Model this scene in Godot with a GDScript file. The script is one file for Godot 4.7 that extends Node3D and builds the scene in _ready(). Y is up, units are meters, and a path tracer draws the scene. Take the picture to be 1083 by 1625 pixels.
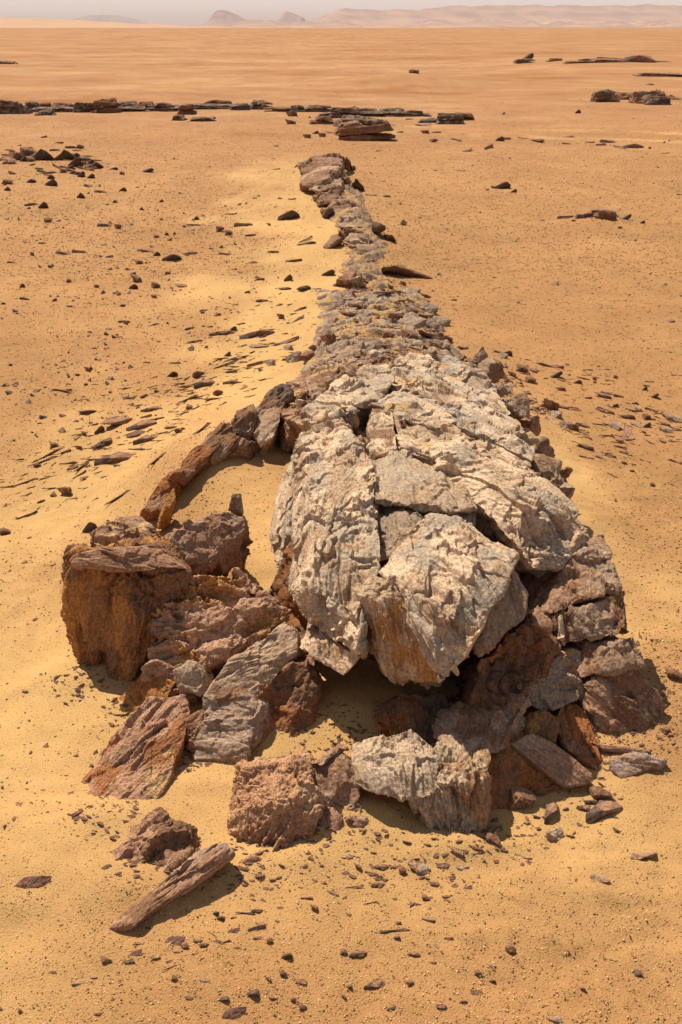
extends Node3D
# A petrified tree trunk breaking up in a sandy desert plain. Units are metres, y is up, the camera looks along -z.

var names := {}
var noises := []
var rock_mat: StandardMaterial3D
var rough_mat: StandardMaterial3D
var sand_mat: StandardMaterial3D
var shard_meshes := {}
var rng := RandomNumberGenerator.new()

# linear base colours
const PALE := Color(0.68, 0.505, 0.345)
const GREY := Color(0.39, 0.275, 0.19)
const TAN := Color(0.46, 0.32, 0.205)
const OCHRE := Color(0.44, 0.22, 0.075)
const RUST := Color(0.34, 0.135, 0.05)
const BROWN := Color(0.235, 0.125, 0.07)
const MAUVE := Color(0.37, 0.21, 0.13)
const DARK := Color(0.115, 0.08, 0.06)
const SAND := Color(0.55, 0.345, 0.145)
const GRIT := Color(0.375, 0.195, 0.083)

const TRUNK_X := [2, 0.16, 3.7, 0.24, 6.6, 0.23, 8.1, 0.15, 9.1, 0.2, 11, 0.06, 14, -0.17, 40, -0.2]
const DRIFT_H := [2.2, 0, 2.6, 0.05, 2.9, 0.13, 3.2, 0.21, 3.6, 0.25, 4.5, 0.24, 5.5, 0.16, 6.5, 0.09, 8, 0.06, 10, 0.08, 13, 0.08, 16, 0]

# ---------------------------------------------------------------- helpers
func numbered(called: String) -> String:
	var n: int = names.get(called, 0)
	names[called] = n + 1
	return called if n == 0 else "%s_%03d" % [called, n]

func tag(o: Node3D, label: String, category: String, group := "") -> Node3D:
	o.set_meta("label", label)
	o.set_meta("category", category)
	if group != "":
		o.set_meta("group", group)
	return o

func thing(called: String, label: String, category: String, at: Vector3, group := "") -> Node3D:
	var o := Node3D.new()
	o.name = numbered(called)
	o.position = at
	add_child(o)
	return tag(o, label, category, group)

func make_noise(type: int, octaves: int, seed_: int) -> FastNoiseLite:
	var n := FastNoiseLite.new()
	n.noise_type = type
	n.seed = seed_
	n.frequency = 1.0
	n.fractal_type = FastNoiseLite.FRACTAL_FBM if octaves > 1 else FastNoiseLite.FRACTAL_NONE
	n.fractal_octaves = octaves
	return n

func along(table: Array, x: float) -> float:
	if x <= table[0]:
		return table[1]
	var i := 0
	while i + 3 < table.size():
		if x <= table[i + 2]:
			var t: float = (x - table[i]) / (table[i + 2] - table[i])
			t = t * t * (3.0 - 2.0 * t)
			return lerpf(table[i + 1], table[i + 3], t)
		i += 2
	return table[table.size() - 1]

# height of the sand: a drift banked against the trunk, low swells farther out
func drift(x: float, z: float) -> float:
	var dx := x - along(TRUNK_X, -z)
	var s := 0.9 if dx < 0.0 else 0.6
	return along(DRIFT_H, -z) * exp(-(dx / s) * (dx / s))

func sand_height(x: float, z: float) -> float:
	var h := drift(x, z)
	for b in mounds:
		var u: float = (x - b[0]) / b[3]
		var v: float = (z - b[1]) / b[4]
		var e := u * u + v * v
		if e < 9.0:
			h += b[2] * exp(-e)
	var d := sqrt(x * x + z * z)
	var n0: FastNoiseLite = noises[0]
	h += n0.get_noise_3d(x * 1.7, 0.0, z * 1.7) * 0.012
	if d > 12.0:
		h += n0.get_noise_3d(x * 0.06, 7.0, z * 0.09) * 0.16 * smoothstep(12.0, 40.0, d)
	if d > 60.0:
		h += (n0.get_noise_3d(x * 0.009, 3.0, z * 0.014)) * 0.4 * smoothstep(60.0, 250.0, d) - 0.25 * smoothstep(60.0, 250.0, d)
	if d < 14.0:
		var n1: FastNoiseLite = noises[1]
		h += n1.get_noise_3d(x * 9.0, 1.0, z * 9.0) * 0.006 + n1.get_noise_3d(x * 34.0, 5.0, z * 34.0) * 0.0022
		# trodden, crusted sand in the right foreground
		h += n1.get_noise_3d(x * 17.0, 9.0, z * 20.0) * 0.009 * smoothstep(-0.1, 0.35, x) * (1.0 - smoothstep(1.85, 2.2, -z))
		# faint wind ripples
		h += sin((x * 0.5 - z * 0.9) * 62.0 + n0.get_noise_3d(x * 2.0, 3.0, z * 2.0) * 6.0) * 0.0016 * smoothstep(-0.1, 0.3, n0.get_noise_3d(x * 1.2, 30.0, z * 1.2))
	return h

# x, z, height, reach in x, reach in z
var mounds := [[0.042, -2.086, 0.035, 0.12, 0.09], [-0.372, -2.180, 0.02, 0.12, 0.08], [-0.002, -2.431, 0.03, 0.2, 0.15], [2.085, -39.574, 0.25, 2.2, 3], [13.864, -55.623, 0.5, 6, 8], [0.546, -1.764, -0.012, 0.05, 0.03], [0.457, -1.645, -0.012, 0.06, 0.035], [0.644, -1.711, -0.01, 0.07, 0.05], [-0.665, -1.677, -0.015, 0.06, 0.05], [-0.527, -3.940, 0.14, 0.26, 0.38], [-0.530, -2.041, 0.02, 0.12, 0.07], [-0.156, -1.911, 0.022, 0.13, 0.06], [-0.768, -2.649, 0.03, 0.12, 0.1], [0.866, -2.433, 0.02, 0.08, 0.12], [0.255, -1.966, 0.02, 0.12, 0.05], [-0.414, -1.866, 0.015, 0.1, 0.05], [-0.454, -1.782, 0.02, 0.1, 0.07], [0.470, -1.818, 0.012, 0.2, 0.06], [0.205, -1.711, 0.012, 0.25, 0.08], [-0.173, -1.581, 0.015, 0.3, 0.1], [0.341, -1.581, -0.01, 0.08, 0.05], [0.609, -1.895, 0.012, 0.15, 0.07], [2.487, -10.568, 0.05, 0.35, 0.25], [-3.929, -14.792, 0.1, 1.2, 0.8], [-0.659, -1.856, 0.05, 0.35, 0.3]]

# ---------------------------------------------------------------- rocks
func hull(pts: PackedVector3Array) -> Array:
	var planes: Array[Plane] = []
	var tris := PackedInt32Array()
	var n := pts.size()
	for i in n:
		for j in range(i + 1, n):
			for k in range(j + 1, n):
				var nn := (pts[j] - pts[i]).cross(pts[k] - pts[i])
				if nn.length_squared() < 1e-16:
					continue
				nn = nn.normalized()
				var dd := nn.dot(pts[i])
				var lo := 0
				var hi := 0
				for m in n:
					if m != i and m != j and m != k:
						var s := nn.dot(pts[m]) - dd
						if s > 1e-7: hi += 1
						elif s < -1e-7: lo += 1
						if hi > 0 and lo > 0: break
				if hi > 0 and lo > 0:
					continue
				if hi == 0:
					planes.append(Plane(nn, dd))
					tris.append_array([i, k, j])
				else:
					planes.append(Plane(-nn, -dd))
					tris.append_array([i, j, k])
	return [planes, tris]

func subdivide(v: PackedVector3Array, t: PackedInt32Array, most: float) -> Array:
	var most2 := most * most
	for turn in 12:
		var mid := {}
		var out := PackedInt32Array()
		var again := false
		for f in range(0, t.size(), 3):
			var a := t[f]
			var b := t[f + 1]
			var c := t[f + 2]
			var m := [-1, -1, -1]
			var e := [a, b, b, c, c, a]
			for q in 3:
				var p: int = e[2 * q]
				var r: int = e[2 * q + 1]
				if v[p].distance_squared_to(v[r]) > most2:
					var key := (mini(p, r) << 24) | maxi(p, r)
					var at: int = mid.get(key, -1)
					if at < 0:
						at = v.size()
						v.append((v[p] + v[r]) * 0.5)
						mid[key] = at
					m[q] = at
			var ab: int = m[0]
			var bc: int = m[1]
			var ca: int = m[2]
			var count := int(ab >= 0) + int(bc >= 0) + int(ca >= 0)
			if count == 0:
				out.append_array([a, b, c])
				continue
			again = true
			if count == 3:
				out.append_array([a, ab, ca, ab, b, bc, ca, bc, c, ab, bc, ca])
			elif count == 1:
				if ab >= 0: out.append_array([a, ab, c, ab, b, c])
				elif bc >= 0: out.append_array([a, b, bc, a, bc, c])
				else: out.append_array([a, b, ca, ca, b, c])
			else:
				if ab < 0: out.append_array([a, b, bc, a, bc, ca, ca, bc, c])
				elif bc < 0: out.append_array([a, ab, ca, ab, b, ca, ca, b, c])
				else: out.append_array([a, ab, c, ab, b, bc, ab, bc, c])
		t = out
		if not again:
			break
	return [v, t]

func terrace(x: float) -> float:
	var f := floorf(x)
	var r := x - f
	return f + smoothstep(0.8, 1.0, r)

# A broken stone: the hull of its corners, cut fine, its edges worn round, its faces split along the grain.
# o: edge (mesh size), worn (edge radius), grain (direction), lump / step / fibre / pit (relief in metres), colours (3), seed
func rock_mesh(corners: Array, o: Dictionary, origin: Vector3) -> ArrayMesh:
	var pts := PackedVector3Array()
	var s0: int = o.get("seed", 1)
	rng.seed = s0 * 7919 + 17
	for c: Vector3 in corners:
		pts.append(c - origin + Vector3(rng.randf_range(-1, 1), rng.randf_range(-1, 1), rng.randf_range(-1, 1)) * 0.002)
	var hl := hull(pts)
	var planes: Array[Plane] = hl[0]
	var sd := subdivide(pts, hl[1], o.get("edge", 0.006))
	var v: PackedVector3Array = sd[0]
	var t: PackedInt32Array = sd[1]
	var k: float = 1.0 / (0.62 * o.get("worn", 0.006))
	var g: Vector3 = (o.get("grain", Vector3(0, 0, 1)) as Vector3).normalized()
	var u := g.cross(Vector3(0.31, 0.9, 0.2)).normalized()
	var w := g.cross(u)
	var lump: float = o.get("lump", 0.012)
	var facet: float = o.get("facet", 0.22)
	var ledges: float = o.get("ledges", 0.9)
	var seat := {}
	var seat2 := {}
	var swell: float = o.get("worn", 0.006) * 0.55 + lump * 0.1
	var step: float = o.get("step", 0.007)
	var fibre: float = o.get("fibre", 0.003)
	var pit: float = o.get("pit", 0.0)
	var sc: float = o.get("scale", 1.0)
	var cols: Array = o.get("colours", [PALE, GREY, TAN])
	var c0: Color = cols[0]
	var c1: Color = cols[1]
	var c2: Color = cols[2]
	var sandy: float = o.get("sandy", 0.0)
	var off := Vector3(s0 * 3.17, s0 * 1.31, s0 * 2.77)
	var n0: FastNoiseLite = noises[0]
	var n1: FastNoiseLite = noises[1]
	var n2: FastNoiseLite = noises[2]
	var n3: FastNoiseLite = noises[3]
	var n4: FastNoiseLite = noises[4]
	var n5: FastNoiseLite = noises[5]
	var colours := PackedColorArray()
	colours.resize(v.size())
	var np := planes.size()
	var pn := PackedVector3Array()
	var pd := PackedFloat32Array()
	for p in planes:
		pn.append(p.normal)
		pd.append(p.d)
	for i in v.size():
		var p := v[i]
		var best := -1e9
		var ds := PackedFloat32Array()
		ds.resize(np)
		for j in np:
			var dj := pn[j].dot(p) - pd[j]
			ds[j] = dj
			if dj > best: best = dj
		var sum := 0.0
		var nn := Vector3.ZERO
		var lim := best - 5.0 / k
		for j in np:
			if ds[j] > lim:
				var e := exp((ds[j] - best) * k)
				sum += e
				nn += pn[j] * e
		nn = nn.normalized()
		var f := best + log(sum) / k
		p -= nn * (f - swell)
		var q := (p + off) * sc
		var gq := Vector3(g.dot(q) * 0.22, u.dot(q), w.dot(q))
		var wq := gq + Vector3(0, n0.get_noise_3dv(gq * 5.0), n0.get_noise_3dv(gq * 5.0 + Vector3(9, 0, 0))) * 0.025
		var d := 0.0
		var a := n0.get_noise_3dv(wq * 7.0)
		d += a * lump * 0.6
		if step > 0.0:
			var big := n0.get_noise_3dv(gq * 11.0 + Vector3(31, 7, 3))
			d += (terrace(big * 2.6 + a) - 0.5) * step * 0.8
			# ledges across the grain, one scale overlapping the next
			var along_grain := g.dot(q) * 11.0 + n0.get_noise_3dv(q * 4.5 + Vector3(13, 2, 40)) * 1.8
			var ledge := along_grain - floorf(along_grain)
			ledge = ledge if ledge < 0.93 else (1.0 - ledge) * 13.3
			d += (ledge - 0.5) * step * ledges * smoothstep(-0.25, 0.15, n0.get_noise_3dv(q * 5.0 + Vector3(80, 0, 0)))
			# angular chips: every cell of stone has broken along a plane of its own
			var id := n5.get_noise_3dv(wq * 9.0)
			var id2 := n5.get_noise_3dv(wq * 27.0 + Vector3(4, 4, 4))
			if not seat.has(id):
				seat[id] = p
			if not seat2.has(id2):
				seat2[id2] = p
			var r1: Vector3 = p - seat[id]
			var r2: Vector3 = p - seat2[id2]
			r1 -= g * g.dot(r1) * 0.7
			r2 -= g * g.dot(r2) * 0.6
			d += id * step * 0.5 + clampf(Vector3(sin(id * 913.0), sin(id * 571.0), sin(id * 1337.0)).dot(r1) * facet, -step * 1.3, step * 1.3)
			d += id2 * step * 0.18 + clampf(Vector3(sin(id2 * 913.0), sin(id2 * 571.0), sin(id2 * 1337.0)).dot(r2) * facet, -step * 0.5, step * 0.5)
		var fine := n2.get_noise_3dv(Vector3(gq.x * 20.0, gq.y * 75.0, gq.z * 75.0))
		d -= absf(fine) * fibre * 1.2
		d += n1.get_noise_3dv(q * 60.0) * fibre * 0.3
		if pit > 0.0:
			d += (n3.get_noise_3dv(q * 34.0) + 0.6) * pit
			d += n1.get_noise_3dv(q * 95.0) * pit * 0.45
		d *= lerpf(0.45, 1.25, smoothstep(-0.2, 0.25, n0.get_noise_3dv(q * 4.0 + Vector3(21, 60, 2))))
		p += nn * d
		v[i] = p
		# colour of the stone itself: broad patches, streaks along the grain, speckle
		var m1 := smoothstep(-0.12, 0.22, n0.get_noise_3dv(gq * 6.0 + Vector3(3, 50, 8)) + n1.get_noise_3dv(gq * 40.0) * 0.12)
		var m2 := smoothstep(0.08, 0.26, n0.get_noise_3dv(q * 5.0 + Vector3(70, 5, 1)) + n1.get_noise_3dv(q * 48.0 + Vector3(5, 5, 5)) * 0.16)
		var col := c0.lerp(c1, m1 * 0.75).lerp(c2, m2 * 0.85)
		col = col * (1.0 + n4.get_noise_3dv(Vector3(gq.x * 30.0, gq.y * 160.0, gq.z * 160.0)) * 0.3)
		if sandy > 0.0:
			var ms := smoothstep(0.30 - sandy * 0.3, 0.36 - sandy * 0.3, n0.get_noise_3dv(q * 6.5 + Vector3(1, 90, 4)) + n1.get_noise_3dv(q * 70.0) * 0.14)
			col = col.lerp(Color(0.58, 0.38, 0.18), ms * 0.8)
		col.a = 1.0
		colours[i] = col
	if o.get("flat", false):
		var fv := PackedVector3Array()
		var fc := PackedColorArray()
		var ft := PackedInt32Array()
		for i in t.size():
			fv.append(v[t[i]])
			fc.append(colours[t[i - i % 3]])
			ft.append(i)
		return mesh_from(fv, ft, fc)
	return mesh_from(v, t, colours)

func mesh_from(v: PackedVector3Array, t: PackedInt32Array, colours: PackedColorArray) -> ArrayMesh:
	var normals := PackedVector3Array()
	normals.resize(v.size())
	for f in range(0, t.size(), 3):
		var a := t[f]
		var b := t[f + 1]
		var c := t[f + 2]
		var nn := (v[c] - v[a]).cross(v[b] - v[a])
		normals[a] += nn
		normals[b] += nn
		normals[c] += nn
	for i in normals.size():
		normals[i] = normals[i].normalized()
	var arrays := []
	arrays.resize(Mesh.ARRAY_MAX)
	arrays[Mesh.ARRAY_VERTEX] = v
	arrays[Mesh.ARRAY_NORMAL] = normals
	arrays[Mesh.ARRAY_COLOR] = colours
	arrays[Mesh.ARRAY_INDEX] = t
	var mesh := ArrayMesh.new()
	mesh.add_surface_from_arrays(Mesh.PRIMITIVE_TRIANGLES, arrays)
	return mesh

func put_mesh(called: String, mesh: Mesh, mat: Material, parent: Node3D, at: Vector3) -> MeshInstance3D:
	var o := MeshInstance3D.new()
	o.mesh = mesh
	o.material_override = mat
	o.position = at
	o.cast_shadow = GeometryInstance3D.SHADOW_CASTING_SETTING_ON
	if parent == self:
		o.name = numbered(called)
		add_child(o)
	else:
		o.name = called
		parent.add_child(o, true)
	return o

func centre_of(c: Array) -> Vector3:
	var m := Vector3.ZERO
	var low := 1e9
	for p: Vector3 in c:
		m += p
		low = minf(low, p.y)
	m /= c.size()
	return Vector3(m.x, low, m.z)

# corners seen from the front, and the depth of the stone behind them
func behind(front: Array, back: Vector3, shrink := 0.95) -> Array:
	var m := Vector3.ZERO
	for p: Vector3 in front:
		m += p
	m /= front.size()
	var out := front.duplicate()
	for p: Vector3 in front:
		out.append(m + (p - m) * shrink + back)
	return out

func widened(pts: Array, by: float) -> Array:
	var m := Vector3.ZERO
	for p: Vector3 in pts:
		m += p
	m /= pts.size()
	var out := []
	for p: Vector3 in pts:
		out.append(m + (p - m) * by)
	return out

# part of a larger thing
func part(called: String, parent: Node3D, corners: Array, o: Dictionary, mat: Material = rock_mat) -> MeshInstance3D:
	var c := centre_of(corners)
	return put_mesh(called, rock_mesh(corners, o, c), mat, parent, c - parent.position)

# a stone that lies by itself
func stone(called: String, label: String, category: String, corners: Array, o: Dictionary, group := "", mat: Material = rock_mat) -> MeshInstance3D:
	var c := centre_of(corners)
	var m := put_mesh(called, rock_mesh(corners, o, c), mat, self, c)
	tag(m, label, category, group)
	return m

func seg(x1: float, y1: float, x2: float, y2: float) -> Array:
	return [x1, y1, x2, y2]

# ---------------------------------------------------------------- textures
func noise_image(n: FastNoiseLite, size: int) -> Image:
	var im := n.get_seamless_image(size, size, false, false, 0.15, true)
	im.convert(Image.FORMAT_RGBA8)
	return im

func normal_map(freq: float, octaves: int, seed_: int, strength: float, size := 512) -> ImageTexture:
	var n := make_noise(FastNoiseLite.TYPE_SIMPLEX_SMOOTH, octaves, seed_)
	n.frequency = freq
	n.fractal_gain = 0.6
	var im := noise_image(n, size)
	im.bump_map_to_normal_map(strength)
	return ImageTexture.create_from_image(im)

func speckle(freq: float, octaves: int, seed_: int, stops: Array, size := 512) -> ImageTexture:
	var n := make_noise(FastNoiseLite.TYPE_SIMPLEX_SMOOTH, octaves, seed_)
	n.frequency = freq
	n.fractal_gain = 0.7
	var im := noise_image(n, size)
	var ramp := Gradient.new()
	ramp.offsets = PackedFloat32Array(stops[0])
	ramp.colors = PackedColorArray(stops[1])
	var lut: Array[Color] = []
	for i in 256:
		lut.append(ramp.sample(i / 255.0))
	var out := Image.create(size, size, false, Image.FORMAT_RGBA8)
	for y in size:
		for x in size:
			out.set_pixel(x, y, lut[int(im.get_pixel(x, y).r * 255.0)])
	return ImageTexture.create_from_image(out)

# sand: single grains of slightly different tone, a few of them dark
func grains(size: int) -> ImageTexture:
	var im := Image.create(size, size, false, Image.FORMAT_RGBA8)
	rng.seed = 99
	for y in size:
		for x in size:
			var v := 0.9 + rng.randf() * 0.1
			im.set_pixel(x, y, Color(v, v * 0.985, v * 0.96))
	for k in 9000:
		var v := rng.randf_range(0.45, 0.8)
		var w := 1 + rng.randi() % 3
		im.fill_rect(Rect2i(rng.randi() % size, rng.randi() % size, w, 1 + rng.randi() % w), Color(v, v * 0.86, v * 0.74))
	return ImageTexture.create_from_image(im)

func stone_material(called: String, tex: Texture2D, norm: Texture2D, scale: float, bump: float) -> StandardMaterial3D:
	var m := StandardMaterial3D.new()
	m.resource_name = called
	m.vertex_color_use_as_albedo = true
	m.albedo_texture = tex
	m.roughness = 0.92
	m.metallic_specular = 0.25
	m.normal_enabled = true
	m.normal_texture = norm
	m.normal_scale = bump
	m.uv1_triplanar = true
	m.uv1_world_triplanar = true
	m.uv1_scale = Vector3.ONE * scale
	return m

# ---------------------------------------------------------------- scene
func _ready() -> void:
	var cam := Camera3D.new()
	cam.name = "camera"
	cam.position = Vector3(0, 1.7, 0)
	cam.rotation_degrees = Vector3(-23.85, 0, 0)
	cam.fov = 50.0
	cam.near = 0.05
	cam.far = 60000.0
	add_child(cam)
	cam.current = true

	var sky_mat := ProceduralSkyMaterial.new()
	sky_mat.sky_top_color = Color(0.48, 0.52, 0.59)
	sky_mat.sky_horizon_color = Color(0.97, 0.915, 0.895)
	sky_mat.sky_curve = 0.1
	sky_mat.ground_bottom_color = Color(0.62, 0.48, 0.33)
	sky_mat.ground_horizon_color = Color(0.9, 0.85, 0.83)
	var sky := Sky.new()
	sky.sky_material = sky_mat
	var env := Environment.new()
	env.background_mode = Environment.BG_SKY
	env.sky = sky
	env.background_energy_multiplier = 0.84
	env.tonemap_mode = Environment.TONE_MAPPER_LINEAR
	env.tonemap_exposure = 1.39
	env.sdfgi_enabled = true
	env.ssao_enabled = true
	env.ssil_enabled = true
	env.fog_enabled = true
	env.fog_density = 0.0001
	env.fog_light_color = Color(0.88, 0.82, 0.80)
	var around := WorldEnvironment.new()
	around.name = "surroundings"
	around.environment = env
	add_child(around)

	var sun := DirectionalLight3D.new()
	sun.name = "sun"
	sun.light_color = Color(1.0, 0.955, 0.88)
	sun.light_energy = 1.6
	sun.light_angular_distance = 0.5
	sun.shadow_enabled = true
	add_child(sun)
	sun.look_at_from_position(Vector3(-4.3, 10.0, -5.8), Vector3.ZERO, Vector3.UP)

	noises = [make_noise(FastNoiseLite.TYPE_SIMPLEX_SMOOTH, 3, 11), make_noise(FastNoiseLite.TYPE_SIMPLEX, 2, 23), make_noise(FastNoiseLite.TYPE_SIMPLEX, 2, 37), make_noise(FastNoiseLite.TYPE_CELLULAR, 1, 41), make_noise(FastNoiseLite.TYPE_SIMPLEX, 1, 53), make_noise(FastNoiseLite.TYPE_CELLULAR, 1, 41)]
	(noises[3] as FastNoiseLite).cellular_return_type = FastNoiseLite.RETURN_DISTANCE
	(noises[5] as FastNoiseLite).cellular_return_type = FastNoiseLite.RETURN_CELL_VALUE
	var rock_tex := speckle(0.03, 4, 5, [[0.0, 0.35, 0.6, 1.0], [Color(0.5, 0.45, 0.41), Color(0.84, 0.81, 0.79), Color(0.97, 0.96, 0.95), Color(1, 1, 1)]])
	rock_mat = stone_material("petrified wood", rock_tex, normal_map(0.03, 5, 8, 7.0), 5.0, 1.35)
	rough_mat = stone_material("crumbling petrified wood", rock_tex, normal_map(0.05, 4, 9, 9.0), 5.0, 1.3)
	var sand_tex := grains(1024)
	sand_mat = stone_material("sand", sand_tex, normal_map(0.13, 3, 10, 5.0, 1024), 1.1, 0.55)

	build_ground()
	build_mesas()
	build_trunk()
	build_fallen_blocks()
	build_distant_logs()
	build_shards()
	build_gravel()

# ---------------------------------------------------------------- ground
func graded(fine: float, half: float, far: float, growth: float) -> PackedFloat32Array:
	var out := PackedFloat32Array()
	var x := 0.0
	var s := fine
	while x < far:
		out.append(x)
		if x > half:
			s *= growth
		x += s
	out.append(far)
	return out

func grit_amount(x: float, z: float) -> float:
	var d := -z
	var n0: FastNoiseLite = noises[0]
	var dx := x - along(TRUNK_X, d)
	var g := 1.0
	if d < 18.0:
		# clean drifted sand along the trunk, more of it on the left
		var lee := 0.0
		if dx < 0.0:
			lee = 1.0 - smoothstep(0.35, 1.7, -dx + n0.get_noise_3d(x * 1.3, 4.0, z * 0.8) * 0.9)
		else:
			lee = (1.0 - smoothstep(0.5, 1.0, dx + n0.get_noise_3d(x * 1.5, 4.0, z * 1.0) * 0.4)) * (1.0 - smoothstep(4.2, 6.0, d))
		lee *= smoothstep(1.5, 2.2, d) * (1.0 - smoothstep(14.0, 18.0, d))
		g -= lee
		# the smooth bank lower left
		g -= (1.0 - smoothstep(-1.0, -0.15, x + (d - 1.5) * 0.25)) * (1.0 - smoothstep(2.8, 4.6, d)) * 0.85
		g -= (1.0 - smoothstep(0.0, 0.5, absf(x + 1.2 - 0.0))) * smoothstep(3.2, 4.0, d) * (1.0 - smoothstep(4.6, 5.6, d)) * 0.6
	g += n0.get_noise_3d(x * 1.1, 9.0, z * 1.1) * 0.35
	return clampf(g, 0.0, 1.0)

func build_ground() -> void:
	var xs := PackedFloat32Array()
	var half := graded(0.019, 1.7, 30000.0, 1.055)
	for i in range(half.size() - 1, 0, -1):
		xs.append(-half[i])
	xs.append_array(half)
	var zs := PackedFloat32Array()
	var back := graded(0.15, 1.0, 300.0, 1.6)
	for i in range(back.size() - 1, -1, -1):
		zs.append(back[i] - 1.05)
	var front := graded(0.015, 3.0, 40000.0, 1.016)
	for i in range(1, front.size()):
		zs.append(-1.05 - front[i])
	var nx := xs.size()
	var nz := zs.size()
	var v := PackedVector3Array()
	var c := PackedColorArray()
	v.resize(nx * nz)
	c.resize(nx * nz)
	var n0: FastNoiseLite = noises[0]
	var n1: FastNoiseLite = noises[1]
	for j in nz:
		var z := zs[j]
		for i in nx:
			var x := xs[i]
			v[j * nx + i] = Vector3(x, sand_height(x, z), z)
			var d := -z
			var g := grit_amount(x, z)
			var col := SAND.lerp(GRIT, g * 0.85)
			if d > 6.0:
				var far := smoothstep(8.0, 30.0, d)
				var band := n0.get_noise_3d(x * 0.07, 2.0, z * 0.12) * 0.45 + n0.get_noise_3d(x * 0.4, 12.0, z * 0.6) * 0.4
				col = col.lerp(Color(0.405, 0.21, 0.1).lerp(Color(0.47, 0.275, 0.135), smoothstep(-0.05, 0.35, band)).lerp(Color(0.33, 0.15, 0.055), smoothstep(0.05, 0.4, -band)), far)
			if d > 14.0 and d < 80.0:
				# wheel tracks of paler sand crossing the plain
				for k in 2:
					var line := 21.0 + k * 1.6 - x * 0.42 + n0.get_noise_3d(x * 0.05, 1.0, 3.0) * 1.5
					var near := absf(d - line - maxf(0.0, -x) * 1.1)
					col = col.lerp(Color(0.54, 0.34, 0.15), (1.0 - smoothstep(0.12, 0.4, near)) * smoothstep(-3.0, 2.0, x) * 0.7 * smoothstep(-0.3, 0.2, n1.get_noise_3d(x * 0.8, 1.0, z * 0.8)))
			col = col * (1.0 + n1.get_noise_3d(x * 14.0, 3.0, z * 14.0) * 0.05 + n0.get_noise_3d(x * 2.2, 8.0, z * 2.2) * 0.12 + n0.get_noise_3d(x * 0.5, 18.0, z * 0.5) * 0.14)
			col.a = 1.0
			c[j * nx + i] = col
	var t := PackedInt32Array()
	t.resize((nx - 1) * (nz - 1) * 6)
	var at := 0
	for j in nz - 1:
		for i in nx - 1:
			var a := j * nx + i
			var b := a + 1
			var e := a + nx
			var f := e + 1
			t[at] = a; t[at + 1] = b; t[at + 2] = e
			t[at + 3] = b; t[at + 4] = f; t[at + 5] = e
			at += 6
	print("ground ", nx, " x ", nz)
	# rows run away from the viewer, so turn the faces up
	for q in range(0, t.size(), 3):
		var s := t[q + 1]
		t[q + 1] = t[q + 2]
		t[q + 2] = s
	var o := put_mesh("desert_ground", mesh_from(v, t, c), sand_mat, self, Vector3.ZERO)
	o.set_meta("kind", "structure")

# a table mountain: crest heights along its front, a cliff and a scree slope below
func mesa(called: String, x0: float, x1: float, z: float, depth: float, top: Callable, col: Color, col2: Color, seed_: int) -> void:
	var n0: FastNoiseLite = noises[0]
	var nx := 420
	var profile := [[0.0, -0.02], [0.16, 0.12], [0.3, 0.3], [0.32, 0.42], [0.42, 0.56], [0.44, 0.72], [0.52, 0.8], [0.535, 1.0], [0.8, 1.0], [1.0, 0.98]]
	var v := PackedVector3Array()
	var c := PackedColorArray()
	var t := PackedInt32Array()
	var np := profile.size()
	for i in nx + 1:
		var x := lerpf(x0, x1, i / float(nx))
		var h: float = top.call(x)
		var gully := n0.get_noise_3d(x * 0.004, seed_, 2.0) + 0.5 * n0.get_noise_3d(x * 0.016, seed_, 5.0)
		for j in np:
			var zz: float = z + depth * 0.55 - profile[j][0] * depth
			if j > 0 and j < 8:
				zz -= gully * depth * 0.05
			var y: float = profile[j][1] * h + (n0.get_noise_3d(x * 0.02, j * 3.0, seed_) * 0.05 * h if j > 0 else -6.0)
			v.append(Vector3(x, y, zz))
			var m := smoothstep(-0.3, 0.3, n0.get_noise_3d(x * 0.006, j * 2.0, seed_ + 4.0)) * 0.6 + (0.4 if j == 4 or j == 7 else 0.0)
			var cc := col.lerp(col2, m)
			c.append(cc)
	for i in nx:
		for j in np - 1:
			var a := i * np + j
			t.append_array([a, a + 1, a + np, a + 1, a + np + 1, a + np])
	var o := put_mesh(called, mesh_from(v, t, c), mesa_mat, self, Vector3.ZERO)
	o.set_meta("kind", "structure")

var mesa_mat: StandardMaterial3D

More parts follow.
